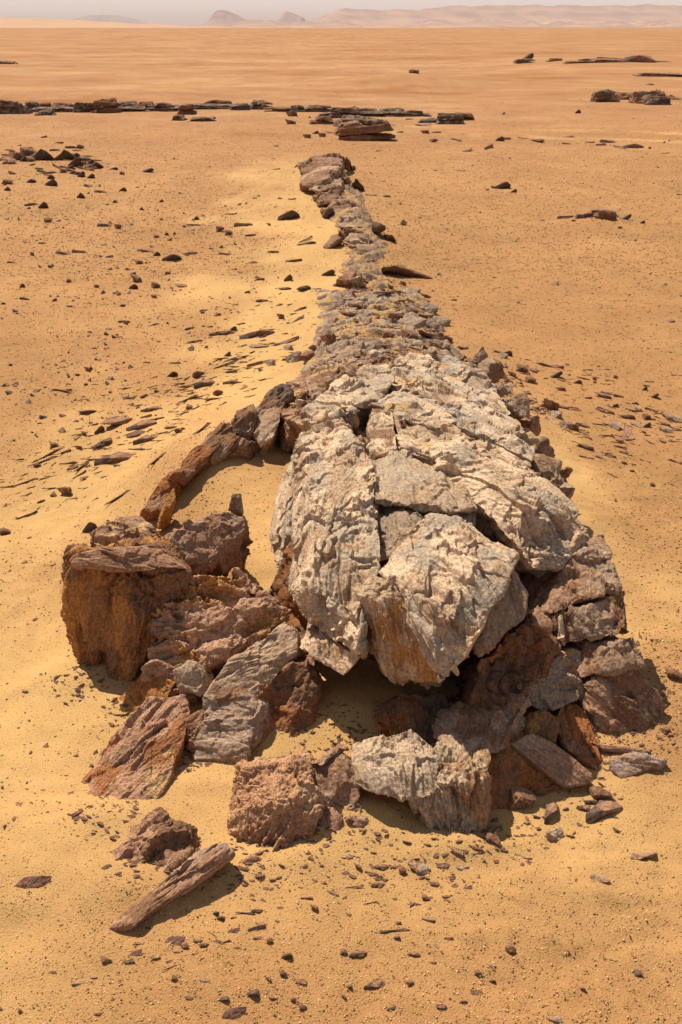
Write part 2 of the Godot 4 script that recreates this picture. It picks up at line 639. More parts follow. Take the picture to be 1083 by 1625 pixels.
func build_mesas() -> void:
	mesa_mat = StandardMaterial3D.new()
	mesa_mat.resource_name = "mesa rock"
	mesa_mat.vertex_color_use_as_albedo = true
	mesa_mat.roughness = 1.0
	mesa_mat.metallic_specular = 0.1
	var n0: FastNoiseLite = noises[0]
	var pink := Color(0.52, 0.30, 0.21)
	var violet := Color(0.25, 0.14, 0.12)
	var k := 8000.0 / 1742.4 * 0.9146
	# far escarpment: steps up at 37 % and again at 56 % of the width
	var far_top := func(x: float) -> float:
		var px := x / (9000.0 / 1742.4 * 1.093) + 541.0
		var h := 13.0 * smoothstep(500.0, 545.0, px) + 5.0 * smoothstep(640.0, 700.0, px) + 11.0 * smoothstep(1200.0, 1500.0, px)
		h += 12.0 * (1.0 - smoothstep(-900.0, -200.0, px)) 
		return (h + 9.0 + n0.get_noise_3d(px * 0.012, 1.0, 1.0) * 0.8 + (floorf(n0.get_noise_3d(px * 0.03, 4.0, 1.0) * 3.0)) * 0.7) * 9000.0 / 1742.4 * (0.25 + 0.75 * smoothstep(440.0, 520.0, px)) * 1.06
	mesa("mesa", -9000.0, 14000.0, -9000.0, 1500.0, far_top, pink, violet, 3)
	# isolated butte at the left end of the escarpment and the pale hill far left
	var butte_top := func(x: float) -> float:
		var px := x / (7500.0 / 1742.4 * 1.093) + 541.0
		return (20.0 * smoothstep(352.0, 380.0, px) * (1.0 - 0.55 * smoothstep(392.0, 412.0, px)) * (1.0 - smoothstep(440.0, 500.0, px)) + 14.0 * smoothstep(455.0, 470.0, px) * (1.0 - smoothstep(485.0, 500.0, px)) + n0.get_noise_3d(px * 0.05, 4.0, 2.0) * 3.0) * 7500.0 / 1742.4 + 2.0
	mesa("butte", -1000.0, 0.0, -7500.0, 700.0, butte_top, Color(0.36, 0.26, 0.24), violet, 8)
	var left_top := func(x: float) -> float:
		var px := x / (14000.0 / 1742.4 * 1.093) + 541.0
		return (15.0 * smoothstep(140.0, 215.0, px) * (1.0 - smoothstep(235.0, 300.0, px)) + n0.get_noise_3d(px * 0.03, 4.0, 7.0) * 2.0) * 14000.0 / 1742.4 + 2.0
	mesa("butte", -4200.0, -1800.0, -14000.0, 900.0, left_top, Color(0.36, 0.28, 0.26), violet, 12)
	# low foothills in front of the escarpment and the long sandy swell on the left
	var foot_top := func(x: float) -> float:
		var px := x / (4200.0 / 1742.4 * 1.093) + 541.0
		return (6.0 + 7.0 * n0.get_noise_3d(px * 0.02, 2.0, 6.0) + 5.0 * n0.get_noise_3d(px * 0.09, 2.0, 6.0)) * smoothstep(330.0, 420.0, px) * 4200.0 / 1742.4
	mesa("foothill", -700.0, 4500.0, -4200.0, 500.0, foot_top, Color(0.46, 0.30, 0.22), Color(0.25, 0.16, 0.13), 15)
	var swell_top := func(x: float) -> float:
		var px := x / (2600.0 / 1742.4 * 1.093) + 541.0
		return (17.0 * (1.0 - smoothstep(-80.0, 420.0, px)) + n0.get_noise_3d(px * 0.02, 3.0, 8.0) * 1.5) * 2600.0 / 1742.4
	mesa("sand_hill", -3400.0, 200.0, -2600.0, 1200.0, swell_top, Color(0.50, 0.31, 0.19), Color(0.46, 0.27, 0.16), 18)

# ---------------------------------------------------------------- the trunk
func rear_height(x: float, z: float) -> float:
	var d := -z
	if d < 3.9 or d > 7.6:
		return -1.0
	var dx := (x - along(TRUNK_X, d)) / along([3.8, 0.52, 4.6, 0.5, 5.4, 0.42, 6.2, 0.38, 7.6, 0.36], d)
	if absf(dx) >= 1.0:
		return -1.0
	var h := along([3.8, 0.19, 4.6, 0.2, 5.2, 0.14, 6.0, 0.09, 7.0, 0.06, 7.6, 0.0], d)
	return drift(x, z) + h * pow(1.0 - dx * dx, 0.6) - 0.012

func build_trunk() -> void:
	var t := thing("petrified_trunk", "long grey petrified tree trunk with pale cracked blocks at its broken near end", "petrified tree", Vector3(0.2, 0.1, -3.2))
	var down := Vector3(0.12, -0.55, 0.82)
	# dark heart of the trunk behind and below the blocks
	part("core", t, [Vector3(-0.166, 0.3, -3.814), Vector3(-0.201, 0.18, -3.506), Vector3(-0.118, 0.2, -2.979), Vector3(0.042, 0.445, -3.818), Vector3(0.456, 0.445, -3.818), Vector3(0.644, 0.33, -3.37), Vector3(0.678, 0.22, -3.162), Vector3(0.104, 0.32, -2.78), Vector3(0.421, 0.33, -2.76), Vector3(-0.2, 0.0, -4.3), Vector3(0.75, 0.0, -4.3), Vector3(-0.15, 0.0, -2.85), Vector3(0.6, 0.0, -2.85), Vector3(0.047, 0.42, -4.301), Vector3(0.507, 0.42, -4.301)], {"edge": 0.012, "colours": [Color(0.36, 0.26, 0.18), GREY, BROWN], "lump": 0.03, "step": 0.012, "seed": 1})
	# near end: the big blocks between the open cracks
	var b := Vector3(0.02, -0.17, -0.26)
	part("block", t, behind(widened([Vector3(-0.001, 0.485, -3.52), Vector3(-0.124, 0.465, -3.437), Vector3(-0.202, 0.31, -3.408), Vector3(-0.232, 0.19, -3.226), Vector3(-0.204, 0.13, -2.989), Vector3(-0.141, 0.16, -2.872), Vector3(-0.091, 0.205, -2.642), Vector3(-0.105, 0.458, -3.055), Vector3(-0.08, 0.435, -2.663), Vector3(-0.085, 0.36, -2.551), Vector3(-0.035, 0.25, -2.473), Vector3(0.053, 0.27, -2.371), Vector3(0.031, 0.35, -2.434), Vector3(0.046, 0.39, -2.505), Vector3(0.099, 0.415, -2.538), Vector3(0.107, 0.445, -2.661), Vector3(0.09, 0.465, -2.849), Vector3(0.09, 0.485, -3.153), Vector3(-0.056, 0.43, -2.796)], 1.015), b), {"edge": 0.0048, "worn": 0.0042, "grain": Vector3(-0.12, -0.45, 0.9), "colours": [PALE, Color(0.40, 0.33, 0.25), TAN], "lump": 0.016, "step": 0.009, "fibre": 0.0048, "ledges": 1.9, "seed": 2})
	part("block", t, behind([Vector3(-0.112, 0.205, -2.492), Vector3(-0.091, 0.225, -2.589), Vector3(-0.035, 0.245, -2.466), Vector3(0.05, 0.25, -2.386), Vector3(0.03, 0.215, -2.389), Vector3(0.006, 0.19, -2.381), Vector3(-0.03, 0.19, -2.423)], Vector3(0.02, -0.06, -0.17)), {"edge": 0.0048, "worn": 0.0042, "grain": down, "colours": [TAN, OCHRE, PALE], "lump": 0.006, "step": 0.004, "seed": 3})
	part("block", t, behind(widened([Vector3(0.093, 0.468, -3.17), Vector3(0.196, 0.476, -3.243), Vector3(0.301, 0.476, -3.071), Vector3(0.379, 0.46, -2.851), Vector3(0.316, 0.452, -2.825), Vector3(0.249, 0.455, -2.872), Vector3(0.099, 0.455, -2.899)], 1.05), b), {"edge": 0.0048, "worn": 0.004, "grain": Vector3(0.1, -0.3, 0.9), "colours": [Color(0.46, 0.36, 0.255), GREY, TAN], "lump": 0.016, "step": 0.008, "fibre": 0.002, "seed": 4})
	part("block", t, behind(widened([Vector3(0.105, 0.43, -2.995), Vector3(0.255, 0.43, -2.948), Vector3(0.378, 0.435, -2.89), Vector3(0.365, 0.425, -2.774), Vector3(0.267, 0.41, -2.858), Vector3(0.172, 0.39, -2.741), Vector3(0.11, 0.38, -2.675)], 1.06), b), {"edge": 0.0048, "worn": 0.006, "grain": Vector3(0.1, -0.3, 0.9), "colours": [Color(0.33, 0.25, 0.18), GREY, TAN], "lump": 0.028, "step": 0.007, "fibre": 0.002, "seed": 12})
	part("block", t, behind(widened([Vector3(0.098, 0.41, -2.526), Vector3(0.162, 0.445, -2.638), Vector3(0.247, 0.475, -2.743), Vector3(0.319, 0.485, -2.667), Vector3(0.378, 0.48, -2.614), Vector3(0.45, 0.46, -2.527), Vector3(0.424, 0.435, -2.47), Vector3(0.346, 0.375, -2.323), Vector3(0.305, 0.305, -2.278), Vector3(0.239, 0.255, -2.256), Vector3(0.225, 0.33, -2.283), Vector3(0.218, 0.425, -2.346), Vector3(0.171, 0.435, -2.449)], 1.03), b), {"edge": 0.0044, "worn": 0.0042, "grain": Vector3(0.45, -0.5, 0.8), "colours": [PALE, TAN, Color(0.42, 0.35, 0.27)], "lump": 0.015, "step": 0.009, "facet": 0.32, "fibre": 0.003, "seed": 5})
	part("block", t, behind(widened([Vector3(0.033, 0.385, -2.463), Vector3(0.082, 0.405, -2.518), Vector3(0.157, 0.4, -2.458), Vector3(0.204, 0.365, -2.391), Vector3(0.235, 0.275, -2.345), Vector3(0.243, 0.22, -2.322), Vector3(0.18, 0.2, -2.359), Vector3(0.114, 0.19, -2.414), Vector3(0.05, 0.29, -2.492)], 1.04), b), {"edge": 0.0044, "worn": 0.0042, "grain": Vector3(0.2, -0.9, 0.3), "colours": [Color(0.50, 0.37, 0.245), TAN, OCHRE], "lump": 0.018, "step": 0.008, "fibre": 0.003, "seed": 11})
	part("block", t, behind([Vector3(0.436, 0.425, -2.504), Vector3(0.472, 0.385, -2.449), Vector3(0.46, 0.34, -2.403), Vector3(0.382, 0.29, -2.374), Vector3(0.331, 0.27, -2.353), Vector3(0.367, 0.36, -2.442)], Vector3(0.03, -0.1, -0.25)), {"edge": 0.005, "worn": 0.0042, "grain": down, "colours": [Color(0.34, 0.24, 0.165), TAN, GREY], "lump": 0.014, "step": 0.006, "seed": 6})
	part("block", t, behind(widened([Vector3(0.275, 0.485, -3.219), Vector3(0.44, 0.49, -3.268), Vector3(0.579, 0.47, -3.091), Vector3(0.69, 0.42, -2.934), Vector3(0.709, 0.375, -2.822), Vector3(0.67, 0.34, -2.788), Vector3(0.623, 0.325, -2.743), Vector3(0.525, 0.345, -2.695), Vector3(0.474, 0.4, -2.736), Vector3(0.404, 0.445, -2.854), Vector3(0.32, 0.465, -3.028), Vector3(0.528, 0.475, -2.826)], 1.03), Vector3(-0.04, -0.15, -0.24)), {"edge": 0.0046, "worn": 0.0042, "grain": Vector3(0.72, -0.3, 0.62), "colours": [PALE, TAN, Color(0.40, 0.33, 0.25)], "lump": 0.018, "step": 0.011, "fibre": 0.004, "ledges": 1.5, "seed": 7})
	part("block", t, behind(widened([Vector3(0.182, 0.49, -3.518), Vector3(0.314, 0.5, -3.502), Vector3(0.394, 0.5, -3.352), Vector3(0.4, 0.485, -3.23), Vector3(0.28, 0.48, -3.199), Vector3(0.198, 0.478, -3.294)], 1.1), Vector3(0, -0.13, -0.1)), {"edge": 0.005, "worn": 0.0042, "grain": Vector3(0.6, -0.2, 0.6), "colours": [PALE, GREY, TAN], "lump": 0.014, "step": 0.009, "sandy": 0.2, "seed": 8})
	part("block", t, behind(widened([Vector3(0.109, 0.5, -3.568), Vector3(0.171, 0.505, -3.527), Vector3(0.169, 0.485, -3.275), Vector3(0.112, 0.475, -3.245), Vector3(0.096, 0.48, -3.383)], 1.2), Vector3(0, -0.12, -0.05)), {"edge": 0.006, "grain": down, "colours": [PALE, GREY, BROWN], "lump": 0.01, "seed": 9})
	part("block", t, behind(widened([Vector3(0.291, 0.46, -3.18), Vector3(0.339, 0.455, -3.155), Vector3(0.371, 0.44, -2.971), Vector3(0.345, 0.43, -2.967), Vector3(0.3, 0.44, -3.049)], 1.2), Vector3(0, -0.12, -0.05)), {"edge": 0.006, "grain": Vector3(0.6, -0.2, 0.6), "colours": [TAN, OCHRE, BROWN], "lump": 0.008, "seed": 10})
	# overlapping plates on the back of the trunk
	var plates := [
		[[Vector3(-0.124, 0.47, -3.577), Vector3(-0.049, 0.49, -3.812), Vector3(0.032, 0.5, -3.679), Vector3(0.04, 0.495, -3.57), Vector3(-0.088, 0.48, -3.521)], Vector3(0, -0.10, -0.06), 0],
		[[Vector3(-0.013, 0.49, -3.888), Vector3(0.071, 0.495, -4.083), Vector3(0.173, 0.5, -4.143), Vector3(0.188, 0.505, -3.918), Vector3(0.129, 0.505, -3.678), Vector3(0.014, 0.5, -3.637)], Vector3(0, -0.09, -0.08), 0],
		[[Vector3(0.106, 0.5, -3.651), Vector3(0.228, 0.515, -3.748), Vector3(0.326, 0.515, -3.661), Vector3(0.369, 0.51, -3.46), Vector3(0.307, 0.5, -3.413), Vector3(0.172, 0.5, -3.542)], Vector3(0, -0.09, -0.06), 0],
		[[Vector3(0.174, 0.5, -3.919), Vector3(0.238, 0.505, -4.066), Vector3(0.354, 0.51, -4.015), Vector3(0.429, 0.505, -3.692), Vector3(0.372, 0.505, -3.554), Vector3(0.25, 0.505, -3.78)], Vector3(0, -0.08, -0.07), 0],
		[[Vector3(0.367, 0.505, -3.567), Vector3(0.509, 0.49, -3.709), Vector3(0.57, 0.47, -3.658), Vector3(0.632, 0.44, -3.397), Vector3(0.602, 0.43, -3.307), Vector3(0.51, 0.465, -3.365), Vector3(0.407, 0.5, -3.413)], Vector3(-0.05, -0.10, -0.08), 1],
		[[Vector3(0.36, 0.5, -4.083), Vector3(0.436, 0.49, -4.249), Vector3(0.554, 0.47, -4.176), Vector3(0.586, 0.46, -3.772), Vector3(0.453, 0.5, -3.707)], Vector3(-0.03, -0.10, -0.08), 1],
		[[Vector3(0.405, 0.49, -3.356), Vector3(0.505, 0.47, -3.327), Vector3(0.589, 0.45, -3.233), Vector3(0.596, 0.445, -3.128), Vector3(0.441, 0.485, -3.241)], Vector3(-0.04, -0.10, -0.08), 0],
		[[Vector3(0.027, 0.46, -4.411), Vector3(0.127, 0.465, -4.461), Vector3(0.184, 0.46, -4.421), Vector3(0.205, 0.45, -4.289), Vector3(0.047, 0.45, -4.244)], Vector3(0, -0.10, -0.06), 2],
		[[Vector3(0.255, 0.46, -4.383), Vector3(0.361, 0.46, -4.421), Vector3(0.445, 0.45, -4.2), Vector3(0.391, 0.45, -4.149), Vector3(0.274, 0.46, -4.254)], Vector3(0, -0.08, -0.06), 0],
		[[Vector3(-0.129, 0.42, -4.214), Vector3(-0.03, 0.43, -4.357), Vector3(0.026, 0.44, -4.234), Vector3(-0.051, 0.45, -3.923), Vector3(-0.109, 0.44, -3.833)], Vector3(0.03, -0.12, -0.06), 2],
		[[Vector3(-0.234, 0.36, -4.28), Vector3(-0.135, 0.39, -4.402), Vector3(-0.101, 0.42, -4.064), Vector3(-0.138, 0.42, -3.694), Vector3(-0.211, 0.37, -3.896)], Vector3(0.05, -0.14, -0.06), 2],
	]
	var n := 0
	for p in plates:
		var cols: Array = [[PALE, Color(0.42, 0.35, 0.27), GREY], [Color(0.45, 0.385, 0.31), PALE, GREY], [MAUVE, GREY, BROWN]][p[2]]
		part("plate", t, behind(widened(p[0], 1.13), p[1], 1.0), {"edge": 0.0058, "worn": 0.003, "grain": Vector3(0.5, -0.1, 0.8), "colours": cols, "lump": 0.018, "step": 0.010, "fibre": 0.003, "ledges": 1.6, "sandy": 0.1, "seed": 20 + n})
		n += 1
	# the dark weathered flank on the right, broken into lumps
	n = 0
	for f in [[Vector3(0.632, 0.4, -4.228), 0.067], [Vector3(0.663, 0.36, -4.077), 0.071], [Vector3(0.7, 0.34, -3.925), 0.065], [Vector3(0.688, 0.34, -3.705), 0.056], [Vector3(0.742, 0.3, -3.709), 0.062], [Vector3(0.705, 0.33, -3.46), 0.061], [Vector3(0.768, 0.27, -3.564), 0.055], [Vector3(0.759, 0.28, -3.403), 0.052], [Vector3(0.628, 0.38, -3.194), 0.050], [Vector3(0.623, 0.4, -4.405), 0.066], [Vector3(0.597, 0.38, -3.473), 0.053], [Vector3(0.593, 0.4, -4.595), 0.062]]:
		rng.seed = 900 + n
		var c: Vector3 = f[0]
		var r: float = f[1]
		var pts := []
		for q in 11:
			pts.append(c + Vector3(rng.randf_range(-1, 1), rng.randf_range(-1.1, 0.6), rng.randf_range(-1.3, 1.3)) * r)
		part("flank_lump", t, pts, {"edge": 0.008, "worn": 0.008, "grain": Vector3(0.3, 0, 1), "colours": [GREY, BROWN, TAN] if n % 2 else [MAUVE, GREY, BROWN], "lump": 0.014, "step": 0.008, "seed": 60 + n})
		n += 1
	# small broken lumps between the plates
	n = 0
	for f in [[Vector3(0.128, 0.503, -3.628), 0.029], [Vector3(0.164, 0.493, -3.562), 0.026], [Vector3(0.04, 0.493, -3.589), 0.029], [Vector3(0.208, 0.493, -3.484), 0.030], [Vector3(0.327, 0.488, -3.349), 0.032], [Vector3(0.248, 0.483, -3.316), 0.027], [Vector3(0.416, 0.483, -3.304), 0.029], [Vector3(0.42, 0.493, -3.536), 0.026], [Vector3(0.119, 0.493, -3.974), 0.029], [Vector3(-0.027, 0.478, -3.974), 0.034], [Vector3(0.357, 0.463, -4.298), 0.034], [Vector3(0.248, 0.468, -4.245), 0.030], [Vector3(0.428, 0.478, -4.023), 0.026], [Vector3(0.513, 0.473, -3.733), 0.030], [Vector3(0.556, 0.453, -3.547), 0.028], [Vector3(-0.097, 0.448, -3.883), 0.034], [Vector3(0.085, 0.463, -4.289), 0.034], [Vector3(0.248, 0.503, -3.642), 0.024], [Vector3(-0.047, 0.478, -3.613), 0.026], [Vector3(0.141, 0.478, -3.389), 0.027], [Vector3(0.57, 0.443, -3.207), 0.028], [Vector3(0.347, 0.503, -3.642), 0.021], [Vector3(-0.144, 0.418, -3.9), 0.037], [Vector3(0.154, 0.453, -4.465), 0.038], [Vector3(0.519, 0.438, -4.422), 0.035]]:
		rng.seed = 1700 + n
		var c: Vector3 = f[0]
		var pts := []
		for q in 10:
			pts.append(c + Vector3(rng.randf_range(-1.3, 1.3), rng.randf_range(-1.0, 0.45), rng.randf_range(-1, 1)) * f[1])
		part("lump", t, pts, {"edge": 0.007, "worn": 0.003, "grain": Vector3(0.6, 0, 0.8), "colours": [PALE, GREY, TAN] if n % 3 else [GREY, MAUVE, BROWN], "lump": 0.008, "step": 0.006, "seed": 160 + n})
		n += 1
	build_rear(t)
	# right flank blocks standing under the overhang
	var rb := Vector3(-0.12, -0.12, -0.2)
	part("side_block", t, behind([Vector3(0.64, 0.35, -2.76), Vector3(0.737, 0.365, -2.874), Vector3(0.77, 0.35, -2.893), Vector3(0.757, 0.34, -2.764), Vector3(0.699, 0.34, -2.74)], Vector3(-0.06, -0.16, -0.1)), {"edge": 0.006, "grain": Vector3(0.3, -0.8, 0.3), "colours": [GREY, MAUVE, PALE], "seed": 80})
	part("side_block", t, behind([Vector3(0.568, 0.27, -2.723), Vector3(0.632, 0.34, -2.756), Vector3(0.709, 0.315, -2.778), Vector3(0.754, 0.335, -2.758), Vector3(0.772, 0.315, -2.712), Vector3(0.779, 0.295, -2.675), Vector3(0.678, 0.285, -2.614), Vector3(0.619, 0.27, -2.613), Vector3(0.567, 0.25, -2.607)], rb), {"edge": 0.006, "grain": Vector3(0.2, -0.8, 0.4), "colours": [GREY, MAUVE, BROWN], "lump": 0.018, "seed": 81})
	part("side_block", t, behind([Vector3(0.567, 0.245, -2.606), Vector3(0.63, 0.255, -2.633), Vector3(0.681, 0.28, -2.613), Vector3(0.78, 0.29, -2.67), Vector3(0.784, 0.25, -2.597), Vector3(0.781, 0.215, -2.546), Vector3(0.706, 0.21, -2.555), Vector3(0.649, 0.205, -2.557), Vector3(0.592, 0.19, -2.543)], rb), {"edge": 0.006, "grain": Vector3(0.2, -0.8, 0.4), "colours": [GREY, MAUVE, BROWN], "lump": 0.016, "seed": 82})
	part("side_block", t, behind([Vector3(0.652, 0.185, -2.577), Vector3(0.709, 0.205, -2.553), Vector3(0.78, 0.21, -2.542), Vector3(0.807, 0.15, -2.487), Vector3(0.782, 0.155, -2.498), Vector3(0.706, 0.165, -2.507), Vector3(0.642, 0.13, -2.469)], rb), {"edge": 0.006, "grain": Vector3(0.2, -0.8, 0.4), "colours": [MAUVE, GREY, BROWN], "lump": 0.008, "seed": 83})
	# rust-brown rubble wall at the back and right of the hollow
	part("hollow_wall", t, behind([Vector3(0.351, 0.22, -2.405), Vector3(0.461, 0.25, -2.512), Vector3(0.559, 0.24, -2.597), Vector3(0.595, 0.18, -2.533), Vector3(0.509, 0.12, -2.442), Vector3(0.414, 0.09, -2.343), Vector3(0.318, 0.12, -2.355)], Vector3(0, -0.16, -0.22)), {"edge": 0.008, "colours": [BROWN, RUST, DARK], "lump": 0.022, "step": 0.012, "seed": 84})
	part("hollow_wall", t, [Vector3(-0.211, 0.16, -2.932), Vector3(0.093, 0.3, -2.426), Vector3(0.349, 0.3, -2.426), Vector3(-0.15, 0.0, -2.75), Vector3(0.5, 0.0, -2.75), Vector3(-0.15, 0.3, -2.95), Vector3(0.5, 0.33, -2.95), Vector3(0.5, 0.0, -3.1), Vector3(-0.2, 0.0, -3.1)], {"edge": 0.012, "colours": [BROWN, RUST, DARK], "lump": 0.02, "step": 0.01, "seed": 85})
	part("splinter", t, behind([Vector3(0.501, 0.26, -2.528), Vector3(0.524, 0.29, -2.584), Vector3(0.562, 0.26, -2.528), Vector3(0.554, 0.24, -2.51)], Vector3(-0.02, -0.05, -0.05)), {"edge": 0.006, "grain": Vector3(0.2, -0.9, 0.3), "colours": [GREY, MAUVE, BROWN], "lump": 0.004, "step": 0.003, "seed": 86})
	part("splinter", t, behind([Vector3(0.584, 0.25, -2.586), Vector3(0.597, 0.25, -2.597), Vector3(0.585, 0.21, -2.522), Vector3(0.577, 0.21, -2.548)], Vector3(0.02, -0.05, -0.05)), {"edge": 0.006, "grain": Vector3(0.2, -0.9, 0.3), "colours": [PALE, GREY, TAN], "lump": 0.004, "step": 0.003, "seed": 87})
	# small broken bits wedged into the right-hand crack
	build_far_sections()

func build_rear(t: Node3D) -> void:
	ridge_mesh(t, [3.8, 0.52, 4.6, 0.5, 5.4, 0.42, 6.2, 0.38, 7.6, 0.36], [3.8, 0.19, 4.6, 0.2, 5.2, 0.14, 6.0, 0.09, 7.0, 0.06, 7.6, 0.0], 3.95, 7.5, 130, 420, "rubble_back")

# a low back of broken stone and sand along the line of the trunk
func ridge_mesh(t: Node3D, widths: Array, heights: Array, from: float, to: float, nx: int, nz: int, called: String) -> void:
	var v := PackedVector3Array()
	var c := PackedColorArray()
	var idx := PackedInt32Array()
	var n0: FastNoiseLite = noises[0]
	var n1: FastNoiseLite = noises[1]
	var n5: FastNoiseLite = noises[5]
	for j in nz + 1:
		var d := lerpf(from, to, j / float(nz))
		var wr := along(widths, d)
		var hr := along(heights, d)
		for i in nx + 1:
			var s := lerpf(-1.06, 1.06, i / float(nx))
			var x := along(TRUNK_X, d) + s * wr
			var y := drift(x, -d) - 0.05
			if absf(s) < 1.0:
				y = drift(x, -d) + hr * pow(1.0 - s * s, 0.6) - 0.012
			var e := n0.get_noise_3d(x * 6.0, 0, d * 6.0)
			var chip := n5.get_noise_3d(x * 9.0 + e, 3, d * 16.0)
			y += (terrace(e * 4.0) - 0.3) * 0.009 + chip * 0.013 + n5.get_noise_3d(x * 25.0, 2, d * 40.0 + e) * 0.006 + n1.get_noise_3d(x * 70.0, 2, d * 60.0) * 0.003
			v.append(Vector3(x, y, -d) - t.position)
			var col := Color(0.25, 0.165, 0.12).lerp(Color(0.45, 0.34, 0.25), smoothstep(-0.7, 0.7, chip))
			if from > 6.0:
				col = col.lerp(BROWN, 0.35)
			col = col.lerp(SAND, smoothstep(0.09, 0.19, n0.get_noise_3d(x * 6.0, 15, d * 5.0) + n1.get_noise_3d(x * 60.0, 5, d * 60.0) * 0.15) * 0.9)
			c.append(col)
	for j in nz:
		for i in nx:
			var a := j * (nx + 1) + i
			idx.append_array([a, a + nx + 1, a + 1, a + 1, a + nx + 1, a + nx + 2])
	put_mesh(called, mesh_from(v, idx, c), rough_mat, t, Vector3.ZERO)

# where the trunk comes up again through the sand farther along
func build_far_sections() -> void:
	var t := thing("trunk_section", "far end of the petrified trunk rising from the sand in grey curved layers", "petrified tree", Vector3(0.02, 0.078, -9.912))
	var secs := [
		[[Vector3(-0.461, 0.2, -13.17), Vector3(-0.386, 0.26, -13.66), Vector3(-0.162, 0.3, -13.76), Vector3(-0.011, 0.3, -13.69), Vector3(0.025, 0.28, -12.83), Vector3(-0.141, 0.27, -11.89), Vector3(-0.447, 0.14, -12.11), Vector3(-0.241, 0.14, -11.91), Vector3(-0.076, 0.16, -11.91)], [MAUVE, GREY, PALE]],
		[[Vector3(-0.354, 0.14, -11.91), Vector3(-0.144, 0.24, -12.14), Vector3(0.024, 0.22, -12.59), Vector3(0.01, 0.2, -11.65), Vector3(-0.238, 0.14, -11.72)], [GREY, MAUVE, PALE]],
		[[Vector3(-0.026, 0.27, -13.77), Vector3(0.066, 0.24, -14.06), Vector3(0.163, 0.1, -14.45), Vector3(0.034, 0.2, -13.81)], [BROWN, DARK, MAUVE]],
		[[Vector3(-0.291, 0.12, -11.5), Vector3(-0.2, 0.19, -11.44), Vector3(-0.022, 0.2, -11.41), Vector3(0.078, 0.12, -11.15), Vector3(-0.226, 0.1, -11.08)], [MAUVE, GREY, BROWN]],
		[[Vector3(-0.119, 0.12, -10.9), Vector3(-0.057, 0.18, -10.81), Vector3(0.124, 0.18, -10.81), Vector3(0.182, 0.13, -10.67), Vector3(0.225, 0.1, -10.41), Vector3(-0.097, 0.1, -10.48)], [GREY, MAUVE, PALE]],
		[[Vector3(-0.2, 0.1, -10.67), Vector3(-0.185, 0.15, -10.53), Vector3(-0.091, 0.16, -10.46), Vector3(-0.079, 0.1, -10.48), Vector3(-0.155, 0.08, -10.43)], [DARK, BROWN, OCHRE]],
		[[Vector3(-0.052, 0.12, -9.822), Vector3(-0.008, 0.18, -9.959), Vector3(0.148, 0.19, -9.965), Vector3(0.242, 0.12, -9.657), Vector3(-0.03, 0.1, -9.714)], [GREY, MAUVE, PALE]],
		[[Vector3(-0.04, 0.11, -9.339), Vector3(0.018, 0.18, -9.353), Vector3(0.15, 0.18, -9.353), Vector3(0.247, 0.13, -9.405), Vector3(0.265, 0.1, -9.277), Vector3(0.018, 0.1, -9.217)], [MAUVE, GREY, BROWN]],
		[[Vector3(-0.15, 0.07, -8.985), Vector3(-0.049, 0.15, -9.164), Vector3(0.003, 0.14, -9.045), Vector3(0.018, 0.09, -9.099), Vector3(-0.109, 0.06, -8.93)], [MAUVE, GREY, BROWN]],
		[[Vector3(0.018, 0.09, -9.071), Vector3(0.069, 0.17, -9.045), Vector3(0.222, 0.17, -9.045), Vector3(0.284, 0.1, -8.875), Vector3(0.093, 0.09, -8.875)], [PALE, GREY, MAUVE]],
		[[Vector3(0.106, 0.08, -8.714), Vector3(0.121, 0.14, -8.707), Vector3(0.265, 0.14, -8.761), Vector3(0.288, 0.09, -8.661), Vector3(0.164, 0.07, -8.612)], [GREY, PALE, MAUVE]],
		[[Vector3(0.155, 0.05, -8.367), Vector3(0.184, 0.09, -8.381), Vector3(0.26, 0.09, -8.381), Vector3(0.27, 0.05, -8.367)], [GREY, PALE, TAN]],
		[[Vector3(0.238, 0.09, -9.456), Vector3(0.294, 0.17, -9.415), Vector3(0.34, 0.17, -9.351), Vector3(0.344, 0.08, -9.453), Vector3(0.259, 0.07, -9.45)], [DARK, BROWN, MAUVE]],
		[[Vector3(0.32, 0.08, -9.362), Vector3(0.419, 0.13, -9.221), Vector3(0.463, 0.07, -9.242), Vector3(0.372, 0.06, -9.328)], [DARK, BROWN, MAUVE]],
		[[Vector3(0.01, 0.12, -12.32), Vector3(-0.01, 0.22, -12.31), Vector3(0.017, 0.22, -12.53), Vector3(0.045, 0.12, -12.58)], [GREY, BROWN, MAUVE]],
		[[Vector3(0.031, 0.1, -12.42), Vector3(0.044, 0.2, -12.26), Vector3(0.085, 0.19, -12.34), Vector3(0.1, 0.1, -12.42)], [GREY, BROWN, MAUVE]],
		[[Vector3(0.1, 0.1, -12.42), Vector3(0.139, 0.22, -12.26), Vector3(0.193, 0.2, -12.26), Vector3(0.25, 0.1, -12.32), Vector3(0.127, 0.1, -12.32)], [BROWN, GREY, DARK]],
	]
	ridge_mesh(t, [7.3, 0.2, 8.4, 0.16, 9.6, 0.2, 11.0, 0.2, 13.0, 0.24, 15.4, 0.22, 15.9, 0.1], [7.3, 0.0, 7.6, 0.04, 8.8, 0.04, 10.0, 0.06, 12.0, 0.06, 13.4, 0.09, 15.3, 0.12, 15.9, 0.0], 7.3, 15.9, 60, 560, "buried_ridge")
	var n := 0
	for s in secs:
		part("layer", t, behind(s[0], Vector3(0.02, -0.12, -0.28), 0.9), {"edge": 0.022, "worn": 0.012, "grain": Vector3(0.9, -0.2, 0.2), "scale": 0.5, "colours": [s[1][0].lerp(BROWN, 0.45), s[1][1].lerp(BROWN, 0.4), s[1][2].lerp(BROWN, 0.35)], "lump": 0.016, "step": 0.018, "ledges": 1.4, "fibre": 0.008, "seed": 100 + n})
		n += 1
